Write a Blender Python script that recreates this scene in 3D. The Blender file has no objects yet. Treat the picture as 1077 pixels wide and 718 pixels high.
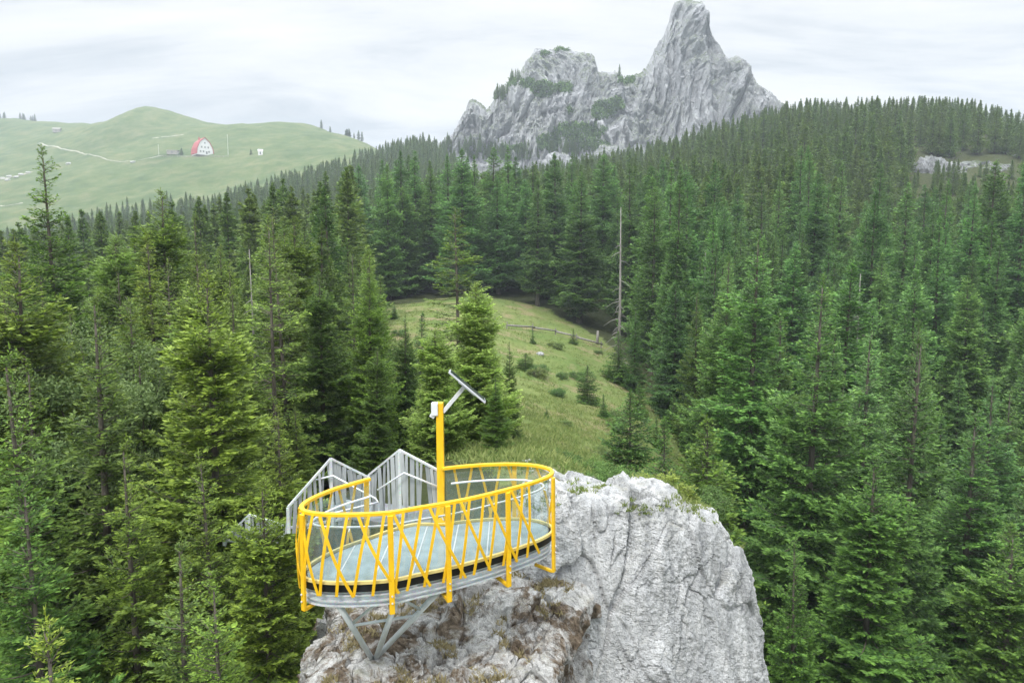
import bpy, math, random
import numpy as np
from mathutils import Vector

random.seed(7)
RS = np.random.RandomState(11)
SC = bpy.context.scene
COL = SC.collection
PI = math.pi

# ------------------------------------------------------------------ camera
F, HY = 760.0, 272.0                       # focal length in photo pixels, horizon row
PITCH = math.atan((359.0 - HY) / F)
cam = bpy.data.cameras.new('camera'); camo = bpy.data.objects.new('camera', cam); COL.objects.link(camo)
cam.sensor_width = 36.0; cam.lens = 36.0 * F / 1077.0
cam.clip_start = 0.1; cam.clip_end = 9000
camo.rotation_euler = (PI / 2 - PITCH, 0, 0)
SC.camera = camo
CP, SP = math.cos(PITCH), math.sin(PITCH)

def ray(px, py):
    u = (px - 538.5) / F; v = (359.0 - py) / F
    return np.array([u, CP + v * SP, -SP + v * CP])
def P(px, py, d):
    r = ray(px, py); return r * (d / r[1])
def PZ(px, py, z):
    r = ray(px, py); return r * (z / r[2])
def XD(px, d, z):
    """world point in the vertical plane through column px, at depth d and height z"""
    zc = d * CP - z * SP
    return np.array([(px - 538.5) / F * zc, d, z])

# ------------------------------------------------------------------ noise
_perm = np.arange(256); np.random.RandomState(3).shuffle(_perm); _perm = np.concatenate([_perm, _perm, _perm])
_g = np.random.RandomState(5).normal(size=(256, 3)); _g /= np.linalg.norm(_g, axis=1)[:, None]
def perlin(p):
    p = np.asarray(p, float); i = np.floor(p).astype(int); f = p - i; i &= 255
    u = f * f * f * (f * (f * 6 - 15) + 10); out = 0
    for dx in (0, 1):
        for dy in (0, 1):
            for dz in (0, 1):
                h = _perm[_perm[_perm[(i[..., 0] + dx) & 255] + ((i[..., 1] + dy) & 255)] + ((i[..., 2] + dz) & 255)]
                g = _g[h]
                n = g[..., 0] * (f[..., 0] - dx) + g[..., 1] * (f[..., 1] - dy) + g[..., 2] * (f[..., 2] - dz)
                w = (u[..., 0] if dx else 1 - u[..., 0]) * (u[..., 1] if dy else 1 - u[..., 1]) * (u[..., 2] if dz else 1 - u[..., 2])
                out = out + w * n
    return out * 1.6
def fbm(p, o=4, gain=.5):
    a, s, t = 1.0, 0, 0
    for k in range(o):
        s = s + a * perlin(p * (2.03 ** k) + k * 17.3); t += a; a *= gain
    return s / t
def ridged(p, o=4):
    a, s, t = 1.0, 0, 0
    for k in range(o):
        s = s + a * (1 - 2 * np.abs(perlin(p * (2.1 ** k) + k * 9.1))); t += a; a *= .5
    return s / t
_r3 = np.random.RandomState(9).rand(256, 3)
def voro(p, tilt=False):
    """F1, F2 and a random value of the nearest cell"""
    i = np.floor(p).astype(int); f1 = np.full(p.shape[:-1], 9.0); f2 = f1.copy(); cv = np.zeros(p.shape[:-1]); tv = cv.copy()
    for dx in (-1, 0, 1):
        for dy in (-1, 0, 1):
            for dz in (-1, 0, 1):
                c = i + np.array([dx, dy, dz])
                h = _perm[_perm[_perm[c[..., 0] & 255] + (c[..., 1] & 255)] + (c[..., 2] & 255)]
                q = c + _r3[h]; d = np.sqrt(((q - p) ** 2).sum(-1))
                n = d < f1
                f2 = np.where(n, f1, np.minimum(f2, d)); cv = np.where(n, _r3[h][..., 0], cv); f1 = np.where(n, d, f1)
                if tilt: tv = np.where(n, ((p - q) * (_r3[(h + 77) & 255] - .5)).sum(-1), tv)
    return (f1, f2, cv, tv) if tilt else (f1, f2, cv)

# ------------------------------------------------------------------ materials
def new_mat(name):
    m = bpy.data.materials.new(name); m.use_nodes = True; nt = m.node_tree; nt.nodes.clear()
    out = nt.nodes.new('ShaderNodeOutputMaterial'); return m, nt, out
def N(nt, kind, **kw):
    n = nt.nodes.new(kind)
    for k, v in kw.items():
        if k in n.inputs.keys() if hasattr(n.inputs, 'keys') else False: n.inputs[k].default_value = v
        else: setattr(n, k, v)
    return n
def pbsdf(nt, out, rough=.7, spec=.3, metal=0.0):
    b = nt.nodes.new('ShaderNodeBsdfPrincipled'); b.inputs['Roughness'].default_value = rough
    b.inputs['Specular IOR Level'].default_value = spec; b.inputs['Metallic'].default_value = metal
    nt.links.new(b.outputs[0], out.inputs['Surface']); return b
def noise(nt, vec, scale, detail=4, rough=.55, dist=0.0):
    n = nt.nodes.new('ShaderNodeTexNoise'); n.inputs['Scale'].default_value = scale; n.inputs['Detail'].default_value = detail
    n.inputs['Roughness'].default_value = rough; n.inputs['Distortion'].default_value = dist
    if vec is not None: nt.links.new(vec, n.inputs['Vector'])
    return n.outputs['Fac']
def ramp(nt, fac, stops):
    r = nt.nodes.new('ShaderNodeValToRGB'); e = r.color_ramp.elements
    while len(e) < len(stops): e.new(.5)
    for k, (p, c) in enumerate(stops):
        e[k].position = p; e[k].color = (c, c, c, 1) if isinstance(c, (int, float)) else (*c, 1)
    nt.links.new(fac, r.inputs[0]); return r.outputs[0]
def mix(nt, fac, a, b, mode='MIX'):
    m = nt.nodes.new('ShaderNodeMix'); m.data_type = 'RGBA'; m.blend_type = mode
    for s, v in ((m.inputs[0], fac), (m.inputs[6], a), (m.inputs[7], b)):
        if isinstance(v, bpy.types.NodeSocket): nt.links.new(v, s)
        elif isinstance(v, (int, float)): s.default_value = v
        else: s.default_value = (*v, 1)
    return m.outputs[2]
def vscale(nt, vec, s):
    m = nt.nodes.new('ShaderNodeMapping'); m.inputs['Scale'].default_value = s; nt.links.new(vec, m.inputs[0]); return m.outputs[0]
def pos(nt): return nt.nodes.new('ShaderNodeNewGeometry').outputs['Position']
def objco(nt): return nt.nodes.new('ShaderNodeTexCoord').outputs['Object']
def bump(nt, b, h, strength=.5, dist=.05):
    n = nt.nodes.new('ShaderNodeBump'); n.inputs['Strength'].default_value = strength; n.inputs['Distance'].default_value = dist
    nt.links.new(h, n.inputs['Height']); nt.links.new(n.outputs[0], b.inputs['Normal']); return n

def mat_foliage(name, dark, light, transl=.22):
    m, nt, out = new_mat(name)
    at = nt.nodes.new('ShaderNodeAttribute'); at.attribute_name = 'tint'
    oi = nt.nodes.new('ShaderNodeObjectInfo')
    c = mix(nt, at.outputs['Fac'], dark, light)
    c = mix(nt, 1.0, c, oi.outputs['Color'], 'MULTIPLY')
    big = noise(nt, objco(nt), .55, 2)
    hs = nt.nodes.new('ShaderNodeHueSaturation'); nt.links.new(c, hs.inputs['Color'])
    mr = nt.nodes.new('ShaderNodeMapRange'); nt.links.new(oi.outputs['Random'], mr.inputs[0]); mr.inputs[3].default_value = .488; mr.inputs[4].default_value = .512
    nt.links.new(mr.outputs[0], hs.inputs['Hue'])
    mr2 = nt.nodes.new('ShaderNodeMapRange'); nt.links.new(big, mr2.inputs[0]); mr2.inputs[1].default_value = .3; mr2.inputs[2].default_value = .7
    mr2.inputs[3].default_value = .75; mr2.inputs[4].default_value = 1.3; nt.links.new(mr2.outputs[0], hs.inputs['Value'])
    b = nt.nodes.new('ShaderNodeBsdfPrincipled'); b.inputs['Roughness'].default_value = .55; b.inputs['Specular IOR Level'].default_value = .25
    t = nt.nodes.new('ShaderNodeBsdfTranslucent'); nt.links.new(hs.outputs[0], b.inputs['Base Color']); nt.links.new(hs.outputs[0], t.inputs[0])
    ms = nt.nodes.new('ShaderNodeMixShader'); ms.inputs[0].default_value = transl
    nt.links.new(b.outputs[0], ms.inputs[1]); nt.links.new(t.outputs[0], ms.inputs[2]); nt.links.new(ms.outputs[0], out.inputs[0])
    return m
M = {}
M['spruce'] = mat_foliage('spruce_needles', (.045, .088, .028), (.25, .37, .075), .32)
M['leaf'] = mat_foliage('broad_leaves', (.065, .115, .04), (.22, .30, .11), .35)
M['larch'] = mat_foliage('larch_needles', (.11, .18, .05), (.30, .42, .12), .35)

def mat_bark(name, a, b_):
    m, nt, out = new_mat(name); b = pbsdf(nt, out, .9, .15); v = objco(nt)
    f = noise(nt, vscale(nt, v, (9, 9, 1.6)), 1.0, 5, .65)
    nt.links.new(ramp(nt, f, [(.3, a), (.7, b_)]), b.inputs['Base Color']); bump(nt, b, f, .6, .03); return m
M['bark'] = mat_bark('spruce_bark', (.06, .05, .04), (.17, .15, .13))
M['deadwood'] = mat_bark('bleached_wood', (.15, .14, .13), (.33, .31, .29))

def mat_yellow():
    m, nt, out = new_mat('yellow_paint'); b = pbsdf(nt, out, .38, .5); v = objco(nt)
    f = noise(nt, v, 6, 5, .6); g = noise(nt, v, 60, 3)
    c = ramp(nt, f, [(.3, (.78, .44, .010)), (.75, (.90, .56, .018))])
    c = mix(nt, ramp(nt, g, [(.66, 0.0), (.78, .35)]), c, (.40, .25, .06))
    nt.links.new(c, b.inputs['Base Color']); bump(nt, b, g, .08, .004); return m
M['yellow'] = mat_yellow()
def mat_galv(name='galvanised_steel', lo=(.54, .58, .60), hi=(.74, .78, .80)):
    m, nt, out = new_mat(name); b = pbsdf(nt, out, .42, .5, .3); v = objco(nt)
    f1 = nt.nodes.new('ShaderNodeTexVoronoi'); f1.inputs['Scale'].default_value = 45; nt.links.new(v, f1.inputs['Vector'])
    f = noise(nt, v, 3, 5, .6)
    c = mix(nt, .35, ramp(nt, f, [(.3, lo), (.7, hi)]), f1.outputs['Color'], 'SOFT_LIGHT')
    nt.links.new(c, b.inputs['Base Color'])
    nt.links.new(ramp(nt, f, [(.3, .3), (.7, .55)]), b.inputs['Roughness']); return m
M['galv'] = mat_galv()
def mat_plain(name, c0, c1, rough=.6, sc=4.0, spec=.3, metal=0., bmp=.2, bd=.01):
    m, nt, out = new_mat(name); b = pbsdf(nt, out, rough, spec, metal)
    f = noise(nt, objco(nt), sc, 5, .6); nt.links.new(ramp(nt, f, [(.3, c0), (.7, c1)]), b.inputs['Base Color']); bump(nt, b, f, bmp, bd); return m
M['strut'] = mat_plain('pale_zinc_pipe', (.62, .67, .70), (.80, .84, .86), .45)
M['rubber'] = mat_plain('black_band', (.008, .008, .009), (.018, .018, .02), .45)
M['white_paint'] = mat_plain('pale_metal_paint', (.62, .64, .66), (.74, .76, .78), .4)
M['panel_cell'] = mat_plain('solar_cells', (.01, .015, .04), (.02, .03, .07), .15)
M['alu'] = mat_plain('aluminium_frame', (.55, .57, .6), (.7, .72, .75), .35, metal=.4)
M['roof_red'] = mat_plain('red_roof_sheet', (.34, .06, .07), (.46, .11, .11), .5, .8)
M['wall_white'] = mat_plain('white_plaster', (.68, .68, .70), (.80, .80, .80), .8, .6)
M['dark_win'] = mat_plain('dark_window', (.16, .17, .18), (.24, .25, .26), .2)
M['grey_wood'] = mat_plain('weathered_grey_wood', (.20, .19, .17), (.42, .40, .37), .85, 5)
M['stone'] = mat_plain('pale_limestone', (.30, .30, .29), (.58, .58, .57), .9, 2.5, bmp=.8, bd=.1)
M['gravel_path'] = mat_plain('pale_gravel', (.30, .30, .24), (.50, .48, .42), .95, .4)
def mat_slat():
    m, nt, out = new_mat('grey_slats'); b = pbsdf(nt, out, .55, .4, .25)
    g = nt.nodes.new('ShaderNodeNewGeometry'); f = noise(nt, vscale(nt, objco(nt), (8, 8, 1.2)), 2, 5)
    c = mix(nt, .5, ramp(nt, g.outputs['Random Per Island'], [(0, (.22, .25, .27)), (1, (.52, .56, .58))]), ramp(nt, f, [(.3, (.18, .20, .21)), (.7, (.5, .53, .55))]))
    oi = nt.nodes.new('ShaderNodeObjectInfo')
    c = mix(nt, .35, c, ramp(nt, oi.outputs['Random'], [(0, (.12, .14, .16)), (1, (.62, .65, .67))]))
    nt.links.new(c, b.inputs['Base Color']); return m
M['slat'] = mat_slat()
def mat_glass(name, tint, refl=.9, opac=.12, body=(.5, .62, .62)):
    m, nt, out = new_mat(name)
    tr = nt.nodes.new('ShaderNodeBsdfTransparent'); tr.inputs[0].default_value = (*tint, 1)
    gl = nt.nodes.new('ShaderNodeBsdfGlossy'); gl.inputs['Roughness'].default_value = .03
    df = nt.nodes.new('ShaderNodeBsdfDiffuse'); df.inputs[0].default_value = (*body, 1)
    lw = nt.nodes.new('ShaderNodeLayerWeight'); lw.inputs[0].default_value = .5
    fac_ = ramp(nt, lw.outputs['Facing'], [(0.0, .03), (.6, .07), (.85, .22), (1.0, .45)])
    f = noise(nt, objco(nt), 2.5, 4)
    a = nt.nodes.new('ShaderNodeMixShader'); nt.links.new(ramp(nt, f, [(.3, opac * .7), (.7, opac * 1.3)]), a.inputs[0])
    nt.links.new(tr.outputs[0], a.inputs[1]); nt.links.new(df.outputs[0], a.inputs[2])
    b = nt.nodes.new('ShaderNodeMixShader'); nt.links.new(fac_, b.inputs[0])
    nt.links.new(a.outputs[0], b.inputs[1]); nt.links.new(gl.outputs[0], b.inputs[2]); nt.links.new(b.outputs[0], out.inputs[0]); return m
M['glass'] = mat_glass('clear_railing_glass', (.955, .98, .985), opac=.05)
M['floor_glass'] = mat_glass('frosted_floor_glass', (.55, .68, .68), opac=.60, body=(.40, .49, .52))

def mat_rock(name, streak=True, scale=1.0, moss=.25, base=((.20, .205, .21), (.44, .45, .455), (.66, .665, .67)), dirt=0.0, grass=0.0, cracks=False):
    m, nt, out = new_mat(name); b = pbsdf(nt, out, .92, .12); p = pos(nt)
    s = scale
    n1 = noise(nt, p, .55 * s, 8, .62, .3); n2 = noise(nt, p, 6.0 * s, 8, .72)
    n3 = noise(nt, vscale(nt, p, (3.4 * s, 3.4 * s, (.9 if s < .1 else .16) * s)), 1.0, 8, .68, .4)
    n4 = noise(nt, p, 28 * s, 4, .7)
    c1 = ramp(nt, n2, [(.28, base[0]), (.47, base[1]), (.68, base[2])])
    c3 = ramp(nt, n3, [(.32, (.14, .15, .17)), (.46, (.34, .35, .37)), (.62, (.54, .55, .565))] if s < .1 else [(.32, (.17, .18, .195)), (.46, (.44, .45, .46)), (.60, (.74, .745, .75))])
    c = mix(nt, .62 if streak else .25, c1, c3)
    c = mix(nt, ramp(nt, n1, [(.35, .0), (.65, .55)]), c, mix(nt, .5, c, (.62, .625, .63)))
    c = mix(nt, ramp(nt, n4, [(.34, .75), (.46, 0.0)]), c, (.11, .11, .11))
    v = nt.nodes.new('ShaderNodeTexVoronoi'); v.feature = 'DISTANCE_TO_EDGE'; v.inputs['Scale'].default_value = 1.7 * s
    w = mix(nt, .25, p, nt.nodes[-1].outputs[0]) if False else p
    vw = nt.nodes.new('ShaderNodeVectorMath'); vw.operation = 'ADD'; nt.links.new(p, vw.inputs[0])
    nn = nt.nodes.new('ShaderNodeTexNoise'); nn.inputs['Scale'].default_value = 2.2 * s; nn.inputs['Detail'].default_value = 5
    nt.links.new(p, nn.inputs['Vector']); nt.links.new(nn.outputs['Color'], vw.inputs[1]); nt.links.new(vw.outputs[0], v.inputs['Vector'])
    crack = ramp(nt, v.outputs['Distance'], [(.0, 1.0), (.022, 0.0)])
    cm = nt.nodes.new('ShaderNodeMath'); cm.operation = 'MULTIPLY'; nt.links.new(crack, cm.inputs[0]); nt.links.new(ramp(nt, n1, [(.45, 0.0), (.6, .8)]), cm.inputs[1])
    c = mix(nt, cm.outputs[0], c, (.10, .10, .10)) if cracks else c
    geo = nt.nodes.new('ShaderNodeNewGeometry'); sx = nt.nodes.new('ShaderNodeSeparateXYZ'); nt.links.new(geo.outputs['Normal'], sx.inputs[0])
    if moss:
        mm = nt.nodes.new('ShaderNodeMath'); mm.operation = 'MULTIPLY'
        nt.links.new(ramp(nt, sx.outputs['Z'], [(.45, 0.0), (.8, 1.0)]), mm.inputs[0]); nt.links.new(ramp(nt, noise(nt, p, 1.7 * s, 6, .7), [(.48, 0.0), (.6, moss)]), mm.inputs[1])
        c = mix(nt, mm.outputs[0], c, mix(nt, n2, (.10, .11, .04), (.24, .21, .11)))
    if dirt:
        d = ramp(nt, noise(nt, p, .9 * s, 7, .7, .5), [(.60 - .2 * dirt, 0.0), (.70 - .2 * dirt, 1.0)])
        c = mix(nt, d, c, ramp(nt, n2, [(.3, (.055, .04, .03)), (.55, (.19, .15, .11)), (.75, (.34, .30, .25))]))
    if grass:
        mm = nt.nodes.new('ShaderNodeMath'); mm.operation = 'MULTIPLY'
        nt.links.new(ramp(nt, sx.outputs['Z'], [(.42, 0.0), (.60, 1.0)]), mm.inputs[0]); nt.links.new(ramp(nt, noise(nt, p, .9 * s, 6, .6), [(.44, 0.0), (.54, grass)]), mm.inputs[1])
        c = mix(nt, mm.outputs[0], c, mix(nt, n2, (.05, .085, .03), (.13, .16, .06)))
    nt.links.new(c, b.inputs['Base Color'])
    hs = nt.nodes.new('ShaderNodeMath'); hs.operation = 'ADD'; nt.links.new(n2, hs.inputs[0])
    h2 = nt.nodes.new('ShaderNodeMath'); h2.operation = 'MULTIPLY_ADD'; nt.links.new(n4, h2.inputs[0]); h2.inputs[1].default_value = .4; nt.links.new(n3, h2.inputs[2]); nt.links.new(h2.outputs[0], hs.inputs[1])
    h3 = nt.nodes.new('ShaderNodeMath'); h3.operation = 'SUBTRACT'; nt.links.new(hs.outputs[0], h3.inputs[0])
    if cracks: nt.links.new(cm.outputs[0], h3.inputs[1])
    else: h3.inputs[1].default_value = 0
    bump(nt, b, h3.outputs[0], .9, .10 / s); return m
M['rock'] = mat_rock('grey_limestone_face', True, 1.0, .35, ((.17, .175, .18), (.39, .40, .41), (.60, .61, .615)))
M['rock_brown'] = mat_rock('weathered_limestone_ledge', False, 1.6, .5, ((.22, .21, .20), (.50, .49, .47), (.72, .71, .69)), dirt=.62)
M['rock_far'] = mat_rock('mountain_limestone', True, .045, 0, ((.17, .175, .19), (.29, .30, .32), (.41, .42, .44)), grass=.9)
M['rock_mid'] = mat_rock('outcrop_limestone', True, .25, .5)

def mat_ground():
    m, nt, out = new_mat('grassy_ground'); b = pbsdf(nt, out, .95, .1); p = pos(nt)
    n1 = noise(nt, p, .12, 6, .6); n2 = noise(nt, p, 1.6, 8, .72); n3 = noise(nt, p, .012, 7, .62); n4 = noise(nt, p, 9, 5, .7)
    g = ramp(nt, n2, [(.28, (.06, .10, .025)), (.5, (.14, .21, .055)), (.72, (.27, .31, .11))])
    g = mix(nt, .5, g, ramp(nt, n1, [(.3, (.09, .16, .04)), (.7, (.27, .27, .11))]))
    g = mix(nt, ramp(nt, noise(nt, p, .22, 7, .7, .4), [(.52, 0.0), (.62, .8)]), g, ramp(nt, n4, [(.3, (.17, .13, .07)), (.7, (.40, .33, .20))]))
    far = ramp(nt, n3, [(.3, (.045, .085, .03)), (.52, (.09, .135, .05)), (.72, (.16, .175, .08))])
    far = mix(nt, .55, far, ramp(nt, noise(nt, p, .06, 7, .7), [(.3, (.03, .06, .025)), (.48, (.095, .135, .05)), (.68, (.23, .21, .12))]))
    sp = nt.nodes.new('ShaderNodeSeparateXYZ'); nt.links.new(p, sp.inputs[0])
    fy = nt.nodes.new('ShaderNodeMapRange'); nt.links.new(sp.outputs['Y'], fy.inputs[0]); fy.inputs[1].default_value = 200; fy.inputs[2].default_value = 400
    c = mix(nt, fy.outputs[0], g, far)
    # forest floor: needle litter and moss where the woods stand (vertex attribute "wood")
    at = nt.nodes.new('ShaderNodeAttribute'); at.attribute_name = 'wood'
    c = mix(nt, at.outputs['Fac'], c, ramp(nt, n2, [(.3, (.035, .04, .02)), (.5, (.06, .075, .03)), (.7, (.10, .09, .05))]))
    nt.links.new(c, b.inputs['Base Color'])
    a = nt.nodes.new('ShaderNodeMath'); a.operation = 'ADD'; nt.links.new(n2, a.inputs[0]); nt.links.new(n4, a.inputs[1])
    bump(nt, b, a.outputs[0], .8, .25); return m
M['ground'] = mat_ground()
def mat_grass(name, a, c2):
    m, nt, out = new_mat(name); at = nt.nodes.new('ShaderNodeAttribute'); at.attribute_name = 'tint'
    d = nt.nodes.new('ShaderNodeBsdfDiffuse'); t = nt.nodes.new('ShaderNodeBsdfTranslucent'); c = mix(nt, at.outputs['Fac'], a, c2)
    nt.links.new(c, d.inputs[0]); nt.links.new(c, t.inputs[0]); ms = nt.nodes.new('ShaderNodeMixShader'); ms.inputs[0].default_value = .3
    nt.links.new(d.outputs[0], ms.inputs[1]); nt.links.new(t.outputs[0], ms.inputs[2]); nt.links.new(ms.outputs[0], out.inputs[0]); return m
M['grass'] = mat_grass('grass_blades', (.10, .17, .04), (.33, .36, .14))
M['drygrass'] = mat_grass('dry_grass_blades', (.20, .17, .08), (.46, .40, .24))

# ------------------------------------------------------------------ object helpers
def mesh_np(name, v, faces, mats, attrs=None, midx=None, smooth=False):
    """faces: array (n,k) or list of such arrays"""
    if not isinstance(faces, list): faces = [faces]
    v = np.ascontiguousarray(v, dtype=np.float32)
    me = bpy.data.meshes.new(name)
    me.vertices.add(len(v)); me.vertices.foreach_set('co', v.ravel())
    lv = np.concatenate([np.asarray(f, np.int32).ravel() for f in faces]); tot = np.concatenate([np.full(len(f), np.asarray(f).shape[1] if len(f) else 3, np.int32) for f in faces])
    me.loops.add(len(lv)); me.loops.foreach_set('vertex_index', lv)
    st = np.concatenate([[0], np.cumsum(tot)[:-1]]).astype(np.int32)
    me.polygons.add(len(tot)); me.polygons.foreach_set('loop_start', st)
    for m in (mats if isinstance(mats, (list, tuple)) else [mats]): me.materials.append(m)
    if midx is not None: me.polygons.foreach_set('material_index', np.asarray(midx, np.int32))
    me.polygons.foreach_set('use_smooth', np.full(len(tot), bool(smooth)))
    for k, (dom, arr) in (attrs or {}).items():
        a = me.attributes.new(k, 'FLOAT', dom); a.data.foreach_set('value', np.asarray(arr, np.float32))
    me.update(calc_edges=True); me.validate()
    return me
def link(name, me, parent=None, loc=None):
    o = bpy.data.objects.new(name, me); COL.objects.link(o)
    if parent is not None: o.parent = parent
    if loc is not None: o.location = loc
    return o
def tag(o, label=None, cat=None, group=None, kind=None):
    if label: o['label'] = label
    if cat: o['category'] = cat
    if group: o['group'] = group
    if kind: o['kind'] = kind
    return o
def empty(name, loc=(0, 0, 0), rz=0, **kw):
    o = bpy.data.objects.new(name, None); o.empty_display_size = .3; COL.objects.link(o); o.location = loc; o.rotation_euler = (0, 0, rz)
    return tag(o, **kw)
class MB:
    def __init__(s): s.v = []; s.f = []; s.n = 0
    def add(s, v, f):
        s.v.append(np.asarray(v, float)); s.f += [tuple(int(i) + s.n for i in q) for q in f]; s.n += len(v); return s
    def box(s, c, size, R=None, bev=0.0):
        x, y, z = [q / 2 for q in size]
        v = np.array([(a * x, b * y, d * z) for a in (-1, 1) for b in (-1, 1) for d in (-1, 1)])
        if R is not None: v = v @ np.asarray(R).T
        return s.add(v + np.asarray(c), [(0, 1, 3, 2), (4, 6, 7, 5), (0, 4, 5, 1), (2, 3, 7, 6), (0, 2, 6, 4), (1, 5, 7, 3)])
    def bar(s, a, b, w, h, up=(0, 0, 1)):
        return s.sweep([a, b], [(-w / 2, -h / 2), (w / 2, -h / 2), (w / 2, h / 2), (-w / 2, h / 2)], up)
    def tube(s, pts, r, n=8, up=(0, 0, 1), closed=False):
        rr = r if hasattr(r, '__len__') else [r] * len(pts)
        return s.sweep(pts, [(math.cos(2 * PI * k / n), math.sin(2 * PI * k / n)) for k in range(n)], up, rr, closed)
    def sweep(s, pts, prof, up=(0, 0, 1), rad=None, closed=False):
        pts = np.asarray(pts, float); n = len(pts); k = len(prof); V = []
        for i in range(n):
            a = pts[(i - 1) % n] if (i > 0 or closed) else pts[i]; b = pts[(i + 1) % n] if (i < n - 1 or closed) else pts[i]
            t = (b - a) / (np.linalg.norm(b - a) + 1e-9); u = np.asarray(up, float)
            if abs(t @ u) > .97: u = np.array([1., 0, 0]) if abs(t[0]) < .9 else np.array([0, 1., 0])
            sd = np.cross(t, u); sd /= np.linalg.norm(sd); uu = np.cross(sd, t); q = 1 if rad is None else rad[i]
            for (x, y) in prof: V.append(pts[i] + sd * x * q + uu * y * q)
        f = []
        for i in range(n if closed else n - 1):
            j = (i + 1) % n
            for a in range(k):
                b = (a + 1) % k; f.append((i * k + a, i * k + b, j * k + b, j * k + a))
        if not closed: f += [tuple(range(k - 1, -1, -1)), tuple((n - 1) * k + a for a in range(k))]
        return s.add(V, f)
    def mesh(s, name, mat, smooth=False):
        me = bpy.data.meshes.new(name); me.from_pydata([tuple(q) for q in np.concatenate(s.v)], [], s.f); me.materials.append(mat)
        if smooth: me.polygons.foreach_set('use_smooth', [len(f) == 4 for f in s.f])
        me.update(); return me
    def build(s, name, mat, parent=None, smooth=False, bevel=0.0):
        o = link(name, s.mesh(name, mat, smooth), parent)
        if parent is not None and parent.type == 'EMPTY': o.location = -Vector(parent.location) if parent.rotation_euler.z == 0 else (0, 0, 0)
        if bevel:
            b = o.modifiers.new('edge', 'BEVEL'); b.width = bevel; b.segments = 2; b.limit_method = 'ANGLE'
        return o
def copy_tree(o, parent=None):
    c = o.copy(); COL.objects.link(c); c.parent = parent
    for ch in o.children: copy_tree(ch, c)
    return c

# ------------------------------------------------------------------ terrain
TX = np.array([-150, 0, 120, 250, 380, 450, 520, 600, 680, 760, 850, 950, 1077, 1230.])
TD = np.array([3, 6, 12, 20, 35, 60, 90, 120, 170, 240, 320, 420, 520, 650, 800, 1000, 1400, 2000.])
TZ = np.array([
 [-20, -20, -19, -18, -16, -16, -16, -18, -20, -24, -28, -30, -31, -32],
 [-20, -20, -19, -18, -15, -14, -14, -17, -20, -24, -28, -30, -31, -32],
 [-20, -20, -18, -16, -12.5, -12, -12, -14, -18, -24, -28, -30, -31, -32],
 [-20, -19, -17, -13.5, -8, -6.8, -6.2, -6.6, -9.5, -18, -26, -29, -31, -32],
 [-20, -18, -16, -13, -10, -9, -8.6, -9.6, -12, -17, -25, -29, -30, -30],
 [-19, -18, -17, -15, -12, -10, -10.2, -11.8, -14, -18, -24, -27, -27, -27],
 [-19, -18, -17, -14, -8.5, -7.5, -8.4, -11, -14, -16, -17, -17, -15, -14],
 [-20, -19, -17, -13, -8, -6.6, -7.0, -9.5, -12, -11, -9, -13, -12, -6],
 [-18, -17, -15, -11, -5, -3, -1, -1, -1, 0, 3, -3, -2, 6],
 [-10, -10, -8, -4, 2, 6, 10, 12, 14, 20, 27, 30, 32, 34],
 [-4, -4, 0, 8, 16, 20, 20, 25, 34, 48, 57, 58, 50, 44],
 [-6, 2, 19, 27, 42, 42, 36, 43, 50, 50, 48, 46, 40, 36],
 [28, 32, 39, 46, 63, 74, 48, 52, 66, 66, 50, 45, 38, 34],
 [62, 70, 84, 93, 96, 84, 75, 75, 75, 70, 45, 40, 35, 32],
 [116, 118, 132, 142, 124, 80, 70, 66, 60, 50, 40, 35, 30, 28],
 [190, 186, 172, 150, 110, 60, 40, 30, 20, 20, 15, 10, 5, 5],
 [150, 140, 120, 90, 60, 20, 0, 0, 0, 0, 0, 0, 0, 0],
 [60, 60, 40, 20, 0, 0, 0, 0, 0, 0, 0, 0, 0, 0]], float)
LTD = np.log(TD)
BX = np.array([-3000., *TX, 4200.])
def table(px, d):
    px = np.clip(px, TX[0], TX[-1]); l = np.clip(np.log(np.maximum(d, 3)), LTD[0], LTD[-1] - 1e-6)
    def cr(y0, y1, y2, y3, t):
        return y1 + .5 * t * (y2 - y0 + t * (2 * y0 - 5 * y1 + 4 * y2 - y3 + t * (3 * (y1 - y2) + y3 - y0)))
    i = np.clip(np.searchsorted(TX, px, side='right') - 1, 0, len(TX) - 2); tx = (px - TX[i]) / (TX[i + 1] - TX[i])
    j = np.clip(np.searchsorted(LTD, l, side='right') - 1, 0, len(TD) - 2); tl = (l - LTD[j]) / (LTD[j + 1] - LTD[j])
    c = lambda a, n: np.clip(a, 0, n - 1); rows = []
    for dj in (-1, 0, 1, 2):
        jj = c(j + dj, len(TD)); rows.append(cr(*[TZ[jj, c(i + k, len(TX))] for k in (-1, 0, 1, 2)], tx))
    return cr(*rows, tl)
TH0 = math.radians(48)
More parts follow.
